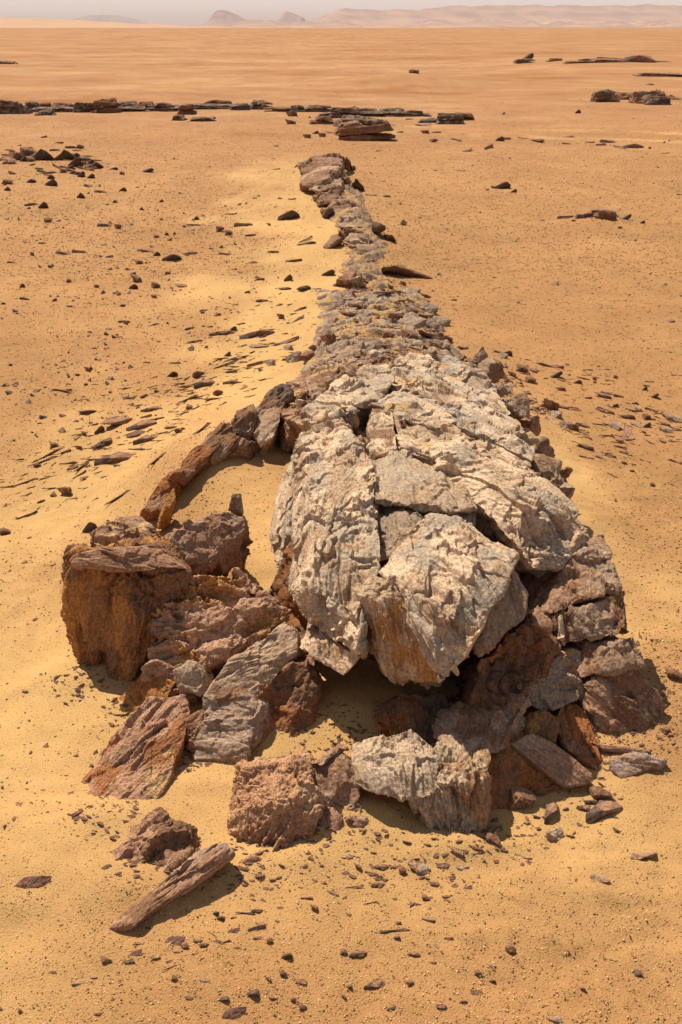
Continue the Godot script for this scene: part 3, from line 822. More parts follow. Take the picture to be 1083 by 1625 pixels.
	# blocks where the trunk dips under the sand
	var t2 := thing("trunk_section", "cluster of grey split trunk blocks half buried behind the rubble of the main trunk", "petrified tree", Vector3(0.08, 0.066, -7.52))
	n = 0
	for s in [
		[[Vector3(-0.067, 0.06, -7.53), Vector3(-0.032, 0.13, -7.527), Vector3(0.046, 0.17, -7.605), Vector3(0.106, 0.17, -7.541), Vector3(0.062, 0.12, -7.452), Vector3(-0.007, 0.05, -7.536)], [MAUVE, GREY, BROWN]],
		[[Vector3(0.032, 0.06, -7.451), Vector3(0.062, 0.13, -7.424), Vector3(0.138, 0.16, -7.423), Vector3(0.173, 0.08, -7.438), Vector3(0.058, 0.05, -7.457)], [GREY, MAUVE, BROWN]],
		[[Vector3(0.126, 0.13, -7.695), Vector3(0.195, 0.14, -7.668), Vector3(0.259, 0.09, -7.718), Vector3(0.238, 0.06, -7.611), Vector3(0.168, 0.08, -7.599)], [GREY, PALE, MAUVE]],
	]:
		part("block", t2, behind(s[0], Vector3(0.02, -0.1, -0.12), 0.9), {"edge": 0.014, "worn": 0.01, "scale": 0.7, "colours": s[1], "lump": 0.02, "step": 0.014, "seed": 130 + n})
		n += 1
	stone("long_wedge", "long dark wedge of stone lying right of the trunk where it dips under the sand", "rock", behind([Vector3(0.292, 0.02, -8.143), Vector3(0.292, 0.12, -7.921), Vector3(0.389, 0.14, -7.888), Vector3(0.426, 0.11, -7.881), Vector3(0.538, 0.08, -7.94), Vector3(0.667, 0.03, -7.94), Vector3(0.501, 0.02, -8.054)], Vector3(0.04, -0.03, -0.16)), {"edge": 0.012, "scale": 0.7, "grain": Vector3(1, 0, 0.2), "colours": [BROWN, DARK, MAUVE], "lump": 0.014, "seed": 135})

# ---------------------------------------------------------------- blocks that have come away from the trunk
func build_fallen_blocks() -> void:
	var o := {}
	# left: the rust block and its neighbours
	stone("rust_block", "large rust-orange block with a dark flat face, leftmost of the fallen blocks", "boulder", [Vector3(-0.765, 0.28, -2.704), Vector3(-0.728, 0.37, -2.719), Vector3(-0.673, 0.375, -2.74), Vector3(-0.584, 0.37, -2.759), Vector3(-0.506, 0.36, -2.796), Vector3(-0.452, 0.34, -2.721), Vector3(-0.408, 0.33, -2.698), Vector3(-0.422, 0.28, -2.704), Vector3(-0.537, 0.24, -2.657), Vector3(-0.546, 0.08, -2.625), Vector3(-0.599, 0.01, -2.612), Vector3(-0.667, -0.01, -2.621), Vector3(-0.75, 0.02, -2.655), Vector3(-0.77, 0.22, -2.697), Vector3(-0.731, 0.1, -3.368), Vector3(-0.531, 0.1, -3.319), Vector3(-0.88, 0.1, -3.271)], {"edge": 0.0055, "worn": 0.010, "grain": Vector3(0.2, 1, 0), "colours": [Color(0.36, 0.175, 0.075), Color(0.50, 0.245, 0.08), BROWN], "lump": 0.04, "step": 0.010, "fibre": 0.007, "pit": 0.004, "facet": 0.35, "seed": 200}, "", rough_mat)
	stone("cap_rock", "grey weathered slab capping the rust-orange block", "rock", behind([Vector3(-0.735, 0.365, -2.67), Vector3(-0.716, 0.39, -2.689), Vector3(-0.663, 0.4, -2.7), Vector3(-0.575, 0.395, -2.719), Vector3(-0.499, 0.385, -2.76), Vector3(-0.448, 0.36, -2.7), Vector3(-0.416, 0.345, -2.68), Vector3(-0.501, 0.345, -2.672), Vector3(-0.601, 0.35, -2.662)], Vector3(0, -0.03, -0.06), 0.9), {"edge": 0.005, "worn": 0.008, "grain": Vector3(1, 0, 0.2), "colours": [MAUVE, GREY, BROWN], "lump": 0.024, "step": 0.012, "seed": 201})
	stone("peaked_block", "grey brown block with an upright spike, between the rust block and the sand pocket", "boulder", behind([Vector3(-0.518, 0.355, -2.865), Vector3(-0.487, 0.37, -2.893), Vector3(-0.386, 0.39, -2.979), Vector3(-0.34, 0.385, -3.005), Vector3(-0.283, 0.36, -3.01), Vector3(-0.283, 0.33, -2.958), Vector3(-0.309, 0.29, -2.916), Vector3(-0.372, 0.27, -2.848), Vector3(-0.421, 0.27, -2.82), Vector3(-0.458, 0.29, -2.808), Vector3(-0.494, 0.32, -2.829)], Vector3(0, -0.22, -0.12), 0.85), {"edge": 0.0055, "worn": 0.008, "grain": Vector3(0.5, 0.4, 0.4), "colours": [MAUVE, GREY, BROWN], "lump": 0.02, "step": 0.010, "seed": 202})
	stone("rock_spike", "small pointed upright fragment on top of the peaked grey brown block", "rock", behind([Vector3(-0.341, 0.37, -3.03), Vector3(-0.332, 0.41, -3.057), Vector3(-0.315, 0.4, -3.046), Vector3(-0.3, 0.41, -3.077), Vector3(-0.296, 0.36, -3.033)], Vector3(0.0, -0.05, -0.04), 0.8), {"edge": 0.005, "worn": 0.004, "colours": [GREY, MAUVE, BROWN], "lump": 0.005, "step": 0.004, "seed": 203})
	stone("flat_rock", "flat ribbed brown slab lying in the sand behind the rust-orange block", "rock", behind([Vector3(-0.8, 0.22, -3.134), Vector3(-0.759, 0.235, -3.246), Vector3(-0.735, 0.24, -3.305), Vector3(-0.659, 0.24, -3.285), Vector3(-0.569, 0.245, -3.156), Vector3(-0.58, 0.24, -3.082), Vector3(-0.647, 0.23, -3.058), Vector3(-0.757, 0.21, -3.09)], Vector3(0, -0.12, -0.02), 0.9), {"edge": 0.006, "worn": 0.006, "grain": Vector3(0.8, 0, 0.5), "colours": [MAUVE, Color(0.34, 0.22, 0.15), BROWN], "lump": 0.008, "step": 0.01, "fibre": 0.004, "sandy": 0.25, "seed": 204})
	# wall of upright slabs on the left that holds the sand pocket
	var wall := [
		["thin brown upright slab, lowest of the slab row left of the sand pocket", [Vector3(-0.697, 0.165, -3.475), Vector3(-0.645, 0.215, -3.559), Vector3(-0.61, 0.24, -3.663), Vector3(-0.566, 0.23, -3.64), Vector3(-0.593, 0.185, -3.55), Vector3(-0.61, 0.155, -3.476)], [RUST, BROWN, MAUVE]],
		["brown upright slab in the middle of the slab row left of the sand pocket", [Vector3(-0.609, 0.25, -3.602), Vector3(-0.547, 0.295, -3.729), Vector3(-0.469, 0.325, -3.827), Vector3(-0.427, 0.315, -3.773), Vector3(-0.461, 0.26, -3.724), Vector3(-0.556, 0.22, -3.593), Vector3(-0.589, 0.215, -3.605)], [BROWN, MAUVE, RUST]],
		["dark grey brown slab leaning over the sand pocket beside the twin grey blocks", [Vector3(-0.519, 0.295, -3.801), Vector3(-0.452, 0.34, -3.94), Vector3(-0.395, 0.345, -3.897), Vector3(-0.374, 0.32, -3.8), Vector3(-0.43, 0.265, -3.737), Vector3(-0.484, 0.255, -3.725)], [BROWN, MAUVE, GREY]],
		["shaded dark block below the twin grey blocks at the sand pocket", [Vector3(-0.435, 0.29, -3.841), Vector3(-0.385, 0.32, -3.827), Vector3(-0.327, 0.31, -3.787), Vector3(-0.302, 0.28, -3.815), Vector3(-0.339, 0.25, -3.802), Vector3(-0.435, 0.25, -3.776)], [BROWN, DARK, MAUVE]],
		["left one of the twin tilted grey blocks above the sand pocket", [Vector3(-0.419, 0.35, -3.897), Vector3(-0.389, 0.39, -3.955), Vector3(-0.329, 0.395, -3.985), Vector3(-0.315, 0.365, -3.911), Vector3(-0.334, 0.32, -3.827), Vector3(-0.391, 0.32, -3.841)], [GREY, MAUVE, BROWN]],
		["right one of the twin tilted grey blocks above the sand pocket", [Vector3(-0.333, 0.32, -3.869), Vector3(-0.316, 0.375, -3.993), Vector3(-0.22, 0.385, -3.993), Vector3(-0.225, 0.35, -3.897), Vector3(-0.251, 0.31, -3.827), Vector3(-0.292, 0.285, -3.815)], [GREY, MAUVE, PALE]],
		["dark upright block between the twin grey blocks and the trunk", [Vector3(-0.331, 0.36, -4), Vector3(-0.29, 0.4, -4.128), Vector3(-0.229, 0.41, -4.196), Vector3(-0.193, 0.4, -4.048), Vector3(-0.225, 0.36, -3.985)], [BROWN, GREY, DARK]],
		["dark shaded block wedged against the left side of the trunk", [Vector3(-0.251, 0.35, -4.03), Vector3(-0.175, 0.4, -4.095), Vector3(-0.11, 0.42, -4.032), Vector3(-0.118, 0.4, -3.78), Vector3(-0.189, 0.35, -3.812)], [BROWN, RUST, MAUVE]],
	]
	var n := 0
	for w in wall:
		stone("upright_rock", w[0], "rock", behind(w[1], Vector3(-0.03, -0.13, -0.07), 0.9), {"edge": 0.0065, "worn": 0.007, "grain": Vector3(0.5, 0.5, -0.5), "colours": w[2], "lump": 0.012, "step": 0.008, "seed": 210 + n}, "slabs standing left of the sand pocket")
		n += 1
	stone("crumbled_rock", "crumbly orange brown rock at the foot of the thin upright slab", "rock", behind([Vector3(-0.599, 0.235, -3.433), Vector3(-0.574, 0.25, -3.48), Vector3(-0.562, 0.23, -3.445), Vector3(-0.579, 0.21, -3.405), Vector3(-0.604, 0.2, -3.396)], Vector3(-0.02, -0.08, -0.02)), {"edge": 0.006, "colours": [OCHRE, RUST, BROWN], "pit": 0.006, "seed": 220}, "", rough_mat)
	# rough red block, its neighbours and the slabs below it
	stone("rough_block", "rough pinkish brown block with crusted ledges, between rust block and trunk", "boulder", behind([Vector3(-0.538, 0.24, -2.646), Vector3(-0.467, 0.28, -2.674), Vector3(-0.406, 0.305, -2.712), Vector3(-0.301, 0.32, -2.772), Vector3(-0.239, 0.305, -2.724), Vector3(-0.194, 0.28, -2.681), Vector3(-0.134, 0.245, -2.648), Vector3(-0.148, 0.225, -2.617), Vector3(-0.221, 0.205, -2.583), Vector3(-0.292, 0.17, -2.53), Vector3(-0.373, 0.145, -2.489), Vector3(-0.416, 0.09, -2.465), Vector3(-0.463, 0.05, -2.459), Vector3(-0.515, 0.06, -2.489), Vector3(-0.517, 0.11, -2.541), Vector3(-0.533, 0.17, -2.583)], Vector3(0, -0.16, -0.12), 0.85), {"edge": 0.0052, "worn": 0.009, "grain": Vector3(0.8, 0.3, 0.2), "colours": [Color(0.54, 0.32, 0.195), Color(0.42, 0.25, 0.16), OCHRE], "lump": 0.028, "step": 0.018, "fibre": 0.004, "pit": 0.007, "seed": 230}, "", rough_mat)
	stone("round_stone", "small rounded grey brown stone wedged between the rough block and the trunk", "rock", behind([Vector3(-0.213, 0.235, -2.634), Vector3(-0.196, 0.26, -2.66), Vector3(-0.155, 0.255, -2.655), Vector3(-0.138, 0.235, -2.648), Vector3(-0.165, 0.215, -2.628), Vector3(-0.203, 0.21, -2.63)], Vector3(0, -0.05, -0.05)), {"edge": 0.006, "worn": 0.012, "colours": [MAUVE, GREY, BROWN], "lump": 0.006, "step": 0.003, "seed": 231})
	stone("pale_chunk", "pale sand-dusted chunk in front of the rough pinkish brown block", "rock", behind([Vector3(-0.44, 0.155, -2.473), Vector3(-0.402, 0.17, -2.498), Vector3(-0.358, 0.165, -2.488), Vector3(-0.343, 0.14, -2.46), Vector3(-0.378, 0.1, -2.431), Vector3(-0.427, 0.095, -2.451)], Vector3(0, -0.07, -0.05)), {"edge": 0.005, "colours": [Color(0.46, 0.33, 0.22), Color(0.38, 0.26, 0.18), PALE], "worn": 0.003, "lump": 0.012, "seed": 232})
	stone("elbow_block", "grey elbow-shaped block overhanging the left side of the dark hollow", "boulder", behind([Vector3(-0.337, 0.145, -2.434), Vector3(-0.272, 0.19, -2.504), Vector3(-0.158, 0.23, -2.601), Vector3(-0.119, 0.225, -2.562), Vector3(-0.112, 0.185, -2.502), Vector3(-0.168, 0.155, -2.473), Vector3(-0.219, 0.14, -2.441), Vector3(-0.219, 0.11, -2.393), Vector3(-0.365, 0.11, -2.399)], Vector3(0.03, -0.12, -0.16), 0.9), {"edge": 0.005, "worn": 0.008, "grain": Vector3(0.8, 0.3, -0.2), "colours": [Color(0.48, 0.34, 0.24), GREY, TAN], "lump": 0.012, "step": 0.007, "seed": 233})
	stone("leg_block", "grey block with a brown foot standing left of the dark hollow", "boulder", behind([Vector3(-0.365, 0.115, -2.397), Vector3(-0.329, 0.145, -2.437), Vector3(-0.228, 0.14, -2.441), Vector3(-0.216, 0.115, -2.385), Vector3(-0.224, 0.05, -2.283), Vector3(-0.275, -0.01, -2.233), Vector3(-0.371, 0, -2.275), Vector3(-0.348, 0.045, -2.314), Vector3(-0.364, 0.09, -2.365)], Vector3(0.07, -0.03, -0.14), 0.95), {"edge": 0.005, "worn": 0.008, "grain": Vector3(0.7, 0.3, 0.2), "colours": [Color(0.44, 0.31, 0.22), GREY, BROWN], "lump": 0.014, "step": 0.011, "seed": 234})
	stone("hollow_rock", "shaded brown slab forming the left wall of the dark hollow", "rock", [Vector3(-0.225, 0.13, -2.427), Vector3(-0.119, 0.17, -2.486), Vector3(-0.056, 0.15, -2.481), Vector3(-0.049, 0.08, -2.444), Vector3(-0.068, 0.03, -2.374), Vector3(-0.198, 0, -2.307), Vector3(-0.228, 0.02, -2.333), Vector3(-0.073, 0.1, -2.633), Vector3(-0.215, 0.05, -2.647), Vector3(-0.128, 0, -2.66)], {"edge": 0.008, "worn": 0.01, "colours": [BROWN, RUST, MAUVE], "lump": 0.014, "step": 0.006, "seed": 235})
	stone("sloping_rock", "long reddish brown slab sloping into the sand at lower left", "rock", behind([Vector3(-0.655, 0.015, -2.202), Vector3(-0.605, 0.05, -2.291), Vector3(-0.54, 0.085, -2.378), Vector3(-0.498, 0.105, -2.424), Vector3(-0.408, 0.11, -2.428), Vector3(-0.382, 0.09, -2.382), Vector3(-0.389, 0.06, -2.267), Vector3(-0.417, 0.035, -2.169), Vector3(-0.431, 0.02, -2.103), Vector3(-0.458, 0.015, -2.068), Vector3(-0.538, -0.005, -2.03), Vector3(-0.619, -0.005, -2.052), Vector3(-0.567, 0.02, -2.126), Vector3(-0.499, 0.085, -2.243), Vector3(-0.488, 0.05, -2.116)], Vector3(0, -0.08, -0.03), 0.95), {"edge": 0.0052, "worn": 0.007, "grain": Vector3(0.62, 0.2, -0.75), "colours": [Color(0.47, 0.27, 0.17), MAUVE, RUST], "lump": 0.012, "step": 0.009, "fibre": 0.004, "pit": 0.003, "sandy": 0.12, "seed": 240}, "", rough_mat)
	stone("ribbed_rock", "brown ribbed slab in the sand just above the fallen stick", "rock", behind([Vector3(-0.525, 0.03, -1.897), Vector3(-0.498, 0.05, -1.927), Vector3(-0.444, 0.07, -2.005), Vector3(-0.407, 0.075, -2.018), Vector3(-0.356, 0.07, -1.979), Vector3(-0.326, 0.055, -1.98), Vector3(-0.329, 0.045, -1.904), Vector3(-0.368, 0.035, -1.852), Vector3(-0.415, 0.02, -1.834), Vector3(-0.503, 0.02, -1.877), Vector3(-0.402, 0.075, -1.91)], Vector3(0, -0.06, -0.02), 0.95), {"edge": 0.0052, "worn": 0.005, "grain": Vector3(0.7, 0.1, -0.6), "colours": [Color(0.45, 0.26, 0.165), MAUVE, BROWN], "lump": 0.008, "step": 0.010, "fibre": 0.005, "seed": 241}, "", rough_mat)
	stone("fallen_stick", "long tapering log-shaped fragment of petrified wood lying at lower left", "petrified stick", [Vector3(-0.476, 0.03, -1.691), Vector3(-0.474, 0, -1.691), Vector3(-0.446, 0.005, -1.684), Vector3(-0.413, 0.05, -1.678), Vector3(-0.359, 0.075, -1.767), Vector3(-0.342, 0.09, -1.829), Vector3(-0.265, 0.1, -1.879), Vector3(-0.228, 0.07, -1.868), Vector3(-0.232, 0.045, -1.88), Vector3(-0.301, 0.03, -1.805), Vector3(-0.372, 0.01, -1.753), Vector3(-0.275, 0.03, -1.932), Vector3(-0.347, 0, -1.876)], {"edge": 0.0045, "worn": 0.007, "grain": Vector3(0.72, 0.15, -0.68), "colours": [MAUVE, GREY, BROWN], "lump": 0.010, "step": 0.006, "fibre": 0.004, "seed": 242})
	stone("pitted_block", "knobbly pitted brown block standing in the sand at front centre", "boulder", behind([Vector3(-0.261, 0.09, -2.093), Vector3(-0.231, 0.12, -2.11), Vector3(-0.196, 0.13, -2.109), Vector3(-0.124, 0.135, -2.114), Vector3(-0.065, 0.12, -2.1), Vector3(-0.046, 0.09, -2.074), Vector3(-0.048, 0.05, -2.003), Vector3(-0.051, 0.01, -1.974), Vector3(-0.101, -0.015, -1.936), Vector3(-0.158, -0.01, -1.943), Vector3(-0.216, -0.01, -1.955), Vector3(-0.261, 0, -1.987), Vector3(-0.144, 0.095, -1.991)], Vector3(0, -0.05, -0.12), 0.9), {"edge": 0.0044, "worn": 0.006, "grain": Vector3(0.1, 1, 0.3), "colours": [Color(0.50, 0.28, 0.155), Color(0.38, 0.21, 0.12), Color(0.56, 0.35, 0.2)], "lump": 0.022, "step": 0.012, "fibre": 0.010, "pit": 0.008, "facet": 0.3, "seed": 243}, "", rough_mat)
	stone("red_stone", "small purplish stone beside the upper end of the fallen stick", "rock", behind([Vector3(-0.221, 0, -1.884), Vector3(-0.217, 0.03, -1.889), Vector3(-0.19, 0.035, -1.9), Vector3(-0.171, 0.02, -1.901), Vector3(-0.173, 0, -1.88)], Vector3(0, -0.03, -0.04)), {"edge": 0.005, "worn": 0.004, "colours": [MAUVE, RUST, BROWN], "lump": 0.004, "step": 0.003, "seed": 244})
	# front: the fluted block below the overhang
	stone("fluted_block", "pale fluted block with draped ridges below the overhanging head of the trunk", "boulder", [Vector3(0.189, 0.115, -2.151), Vector3(0.254, 0.125, -2.142), Vector3(0.339, 0.13, -2.155), Vector3(0.357, 0.12, -2.132), Vector3(0.323, 0.11, -2.067), Vector3(0.33, 0.05, -2.025), Vector3(0.331, -0.01, -2.001), Vector3(0.241, -0.02, -1.992), Vector3(0.195, 0.015, -2.01), Vector3(0.175, 0.06, -2.035), Vector3(0.261, 0.06, -2.415), Vector3(0.367, 0.1, -2.356), Vector3(0.34, -0.02, -2.206), Vector3(0.185, 0, -2.23), Vector3(0.229, 0.11, -2.051), Vector3(0.287, 0.118, -2.052)], {"edge": 0.0042, "worn": 0.006, "scale": 0.7, "grain": Vector3(0.15, -0.75, 0.6), "colours": [Color(0.50, 0.38, 0.26), TAN, Color(0.36, 0.2, 0.1)], "lump": 0.022, "step": 0.010, "fibre": 0.012, "seed": 250})
	stone("pale_ledge", "flat pale ledge overhanging the sand left of the fluted block", "rock", behind([Vector3(0.022, 0.115, -2.131), Vector3(0.087, 0.122, -2.151), Vector3(0.174, 0.13, -2.17), Vector3(0.228, 0.12, -2.115), Vector3(0.214, 0.085, -2.035), Vector3(0.143, 0.075, -2.043), Vector3(0.086, 0.085, -2.071), Vector3(0.027, 0.08, -2.078), Vector3(0.086, 0.115, -2.091), Vector3(0.158, 0.115, -2.079)], Vector3(0.0, -0.015, -0.09), 0.97), {"edge": 0.0042, "worn": 0.004, "grain": Vector3(0.15, -0.6, 0.7), "colours": [Color(0.5, 0.38, 0.27), TAN, Color(0.42, 0.32, 0.23)], "lump": 0.012, "step": 0.009, "fibre": 0.004, "seed": 253})
	stone("draped_ridge", "narrow pale ridge draped over the left half of the fluted block", "rock", behind([Vector3(0.135, 0.135, -2.148), Vector3(0.173, 0.14, -2.164), Vector3(0.185, 0.12, -2.084), Vector3(0.191, 0.06, -2.026), Vector3(0.171, 0.055, -2.023), Vector3(0.143, 0.105, -2.069)], Vector3(0.0, -0.05, -0.05), 0.9), {"edge": 0.0042, "worn": 0.005, "grain": Vector3(0.15, -0.75, 0.6), "colours": [PALE, TAN, Color(0.42, 0.32, 0.23)], "lump": 0.006, "step": 0.004, "fibre": 0.003, "seed": 251})
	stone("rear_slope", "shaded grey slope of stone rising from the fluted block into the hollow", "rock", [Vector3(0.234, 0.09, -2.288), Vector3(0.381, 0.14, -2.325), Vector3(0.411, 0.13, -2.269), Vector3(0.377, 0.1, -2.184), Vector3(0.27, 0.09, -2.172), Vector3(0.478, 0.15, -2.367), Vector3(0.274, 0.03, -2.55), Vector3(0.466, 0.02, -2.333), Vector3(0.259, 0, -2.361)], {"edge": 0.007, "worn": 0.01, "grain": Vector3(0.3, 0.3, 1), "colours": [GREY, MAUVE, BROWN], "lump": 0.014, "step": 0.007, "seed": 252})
	# right: blocks at the foot of the side wall
	stone("grey_boulder", "angular grey boulder with orange underside below the right overhang", "boulder", behind([Vector3(0.458, 0.125, -2.429), Vector3(0.515, 0.155, -2.479), Vector3(0.621, 0.18, -2.546), Vector3(0.647, 0.17, -2.54), Vector3(0.636, 0.08, -2.45), Vector3(0.531, 0.065, -2.394), Vector3(0.469, 0.1, -2.414)], Vector3(0.0, -0.05, -0.14), 0.9), {"edge": 0.005, "worn": 0.009, "grain": Vector3(0.7, 0.2, 0.3), "colours": [GREY, Color(0.38, 0.28, 0.2), OCHRE], "lump": 0.010, "step": 0.006, "seed": 260})
	stone("rounded_rock", "rounded grooved slab leaning at the right foot of the trunk", "boulder", behind([Vector3(0.64, 0.115, -2.462), Vector3(0.711, 0.15, -2.515), Vector3(0.768, 0.15, -2.506), Vector3(0.811, 0.135, -2.495), Vector3(0.876, 0.01, -2.448), Vector3(0.841, -0.005, -2.409), Vector3(0.745, -0.005, -2.39), Vector3(0.669, 0.02, -2.399), Vector3(0.641, 0.07, -2.453), Vector3(0.731, 0.09, -2.429)], Vector3(-0.06, -0.05, -0.1), 0.9), {"edge": 0.005, "worn": 0.009, "grain": Vector3(0.7, -0.4, 0.4), "colours": [MAUVE, GREY, BROWN], "lump": 0.008, "step": 0.006, "fibre": 0.004, "seed": 261})
	stone("plank_fragment", "smooth plank-shaped grey brown fragment sloping out of the right rubble", "rock", behind([Vector3(0.41, 0.09, -2.241), Vector3(0.472, 0.11, -2.26), Vector3(0.524, 0.095, -2.239), Vector3(0.617, 0.035, -2.186), Vector3(0.597, 0.015, -2.168), Vector3(0.539, 0.015, -2.161), Vector3(0.463, 0.06, -2.21)], Vector3(0.0, -0.05, -0.04), 0.95), {"edge": 0.005, "worn": 0.007, "grain": Vector3(0.8, -0.4, 0.5), "colours": [Color(0.30, 0.2, 0.14), MAUVE, GREY], "lump": 0.004, "step": 0.002, "fibre": 0.0025, "seed": 262})
	stone("crumbled_mound", "dark red crumbly mound under the plank-shaped fragment", "rock", [Vector3(0.347, 0.09, -2.185), Vector3(0.401, 0.085, -2.243), Vector3(0.466, 0.04, -2.24), Vector3(0.544, 0, -2.18), Vector3(0.471, -0.01, -2.15), Vector3(0.36, 0, -2.121), Vector3(0.339, -0.02, -2.065), Vector3(0.464, 0.07, -2.344), Vector3(0.351, 0, -2.307), Vector3(0.553, 0, -2.361), Vector3(0.375, 0.06, -2.151)], {"edge": 0.006, "worn": 0.012, "colours": [RUST, BROWN, OCHRE], "lump": 0.012, "pit": 0.007, "step": 0.006, "seed": 263}, "", rough_mat)
	stone("orange_lump", "crumbly orange lump below the angular grey boulder", "rock", behind([Vector3(0.453, 0.085, -2.361), Vector3(0.497, 0.1, -2.362), Vector3(0.557, 0.085, -2.35), Vector3(0.542, 0.055, -2.29), Vector3(0.464, 0.06, -2.277)], Vector3(0, -0.06, -0.08)), {"edge": 0.005, "worn": 0.01, "colours": [OCHRE, RUST, BROWN], "lump": 0.008, "pit": 0.007, "seed": 264}, "", rough_mat)
	stone("red_scree", "dark red shaly slope between the grooved slab and the plank", "rock", [Vector3(0.588, 0.075, -2.451), Vector3(0.638, 0.065, -2.437), Vector3(0.674, 0.01, -2.293), Vector3(0.644, -0.005, -2.249), Vector3(0.569, 0.035, -2.285), Vector3(0.548, 0.06, -2.359), Vector3(0.672, -0.02, -2.533), Vector3(0.582, -0.02, -2.334)], {"edge": 0.006, "colours": [RUST, BROWN, MAUVE], "lump": 0.01, "step": 0.008, "seed": 265}, "", rough_mat)
	stone("thin_rock", "thin dark slab lying flat beyond the wedge-shaped slab at right", "rock", behind([Vector3(0.639, 0.025, -2.331), Vector3(0.697, 0.025, -2.32), Vector3(0.788, 0.012, -2.309), Vector3(0.767, 0.008, -2.307), Vector3(0.672, 0.012, -2.312)], Vector3(0, -0.02, -0.02)), {"edge": 0.005, "worn": 0.003, "grain": Vector3(1, 0, 0.1), "colours": [MAUVE, GREY, BROWN], "lump": 0.003, "step": 0.003, "seed": 266})
	stone("wedge_rock", "wedge-shaped grey slab pointing right on the shaded sand", "rock", behind([Vector3(0.672, 0.03, -2.258), Vector3(0.722, 0.035, -2.265), Vector3(0.82, 0.02, -2.264), Vector3(0.782, 0.012, -2.244), Vector3(0.69, 0, -2.212), Vector3(0.674, 0.01, -2.237)], Vector3(0, -0.02, -0.02), 0.95), {"edge": 0.005, "worn": 0.004, "grain": Vector3(1, 0, 0.3), "colours": [MAUVE, GREY, Color(0.36, 0.28, 0.24)], "lump": 0.004, "step": 0.004, "seed": 267})

	var jumble := [
		["rough brown lump filling the gap between pitted block and fluted block", [Vector3(-0.062, 0.09, -2.123), Vector3(-0.017, 0.11, -2.158), Vector3(0.037, 0.1, -2.134), Vector3(0.042, 0.06, -2.075), Vector3(-0.002, 0.02, -2.039), Vector3(-0.049, 0.01, -2.029)], [MAUVE, BROWN, GREY]],
		["thin stick-like splinter pointing into the hollow above the pitted block", [Vector3(-0.062, 0.115, -2.131), Vector3(-0.002, 0.13, -2.175), Vector3(0.011, 0.128, -2.163), Vector3(-0.044, 0.11, -2.123)], [MAUVE, BROWN, GREY]],
		["grey flat fragment standing in the gap left of the fluted block", [Vector3(0.015, 0.035, -2.054), Vector3(0.027, 0.05, -2.074), Vector3(0.05, 0.045, -2.053), Vector3(0.044, 0.015, -2.023), Vector3(0.021, 0.01, -2.025)], [GREY, PALE, MAUVE]],
		["dark brown stone low in the gap beside the pitted block", [Vector3(-0.052, 0.035, -2.043), Vector3(-0.023, 0.045, -2.049), Vector3(-0.002, 0.03, -2.027), Vector3(-0.017, 0, -1.998), Vector3(-0.051, 0, -1.99)], [MAUVE, BROWN, RUST]],
		["crusted rust-coloured wedge between the rust block and the sloping slab", [Vector3(-0.576, 0.06, -2.535), Vector3(-0.515, 0.11, -2.551), Vector3(-0.459, 0.09, -2.489), Vector3(-0.473, 0.06, -2.45), Vector3(-0.552, 0.03, -2.471), Vector3(-0.609, 0.01, -2.519)], [RUST, OCHRE, BROWN]],
		["small brown block wedged under the pale chunk", [Vector3(-0.407, 0.075, -2.337), Vector3(-0.362, 0.09, -2.371), Vector3(-0.344, 0.05, -2.313), Vector3(-0.372, 0.02, -2.29), Vector3(-0.398, 0.03, -2.303)], [RUST, MAUVE, BROWN]],
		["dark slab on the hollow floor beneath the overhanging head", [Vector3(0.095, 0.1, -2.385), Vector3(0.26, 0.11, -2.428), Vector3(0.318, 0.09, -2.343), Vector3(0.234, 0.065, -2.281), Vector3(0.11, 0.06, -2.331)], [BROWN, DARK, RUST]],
	]
	n = 0
	for w in jumble:
		stone("wedged_rock", w[0], "rock", behind(widened(w[1], 1.2), Vector3(0.0, -0.06, -0.08), 0.9), {"edge": 0.005, "worn": 0.006, "colours": w[2], "lump": 0.010, "step": 0.008, "pit": 0.002, "seed": 280 + n})
		n += 1

# ---------------------------------------------------------------- logs and boulders out on the plain
func lying_block(called: String, label: String, category: String, group: String, b: Array, cols: Array, seed_: int, layers := 1) -> void:
	# b: x, z, width, height, depth, turn, tilt
	var base := Vector3(b[0], sand_height(b[0], b[1]), b[1])
	var far: float = base.length() / 1400.0
	var holder: Node3D = null
	if layers > 1:
		holder = thing(called, label, category, base, group)
	for k in layers:
		rng.seed = seed_ * 31 + 5 + k * 977
		var pts := []
		var turn := Basis(Vector3.UP, b[5] + rng.randf_range(-0.06, 0.06)) * Basis(Vector3(0, 0, 1), b[6] + (rng.randf_range(-0.05, 0.05) if layers > 1 else 0.0))
		var wide: float = b[2] * 1.22 * (1.0 if k == 0 else rng.randf_range(0.6, 1.0))
		var shift: float = 0.0 if k == 0 else rng.randf_range(-0.5, 0.5) * (b[2] - wide)
		var tall: float = b[3] / layers
		for q in 16:
			var p := Vector3(rng.randf_range(-1, 1), rng.randf_range(-1, 1), rng.randf_range(-1, 1))
			p = p / maxf(absf(p.x), maxf(absf(p.y), absf(p.z))) * rng.randf_range(0.82, 1.0) * 0.5
			if q < 4:
				p = Vector3(0.5 if q % 2 else -0.5, -0.5, 0.45 if q < 2 else -0.45)
			pts.append(base + turn * Vector3(p.x * wide + shift, (p.y + 0.42 + k * 0.96) * tall, p.z * b[4] * (1.0 - 0.12 * k)))
		var o := {"edge": maxf(0.012, far * 1.5), "worn": tall * 0.05, "grain": turn * Vector3(1, 0, 0), "scale": clampf(0.2 / tall, 0.3, 1.5), "colours": cols, "lump": tall * 0.08, "step": tall * 0.07, "fibre": tall * 0.02, "seed": seed_ + k * 40}
		if holder:
			part("log_layer", holder, pts, o)
		else:
			stone(called, label, category, pts, o, group)

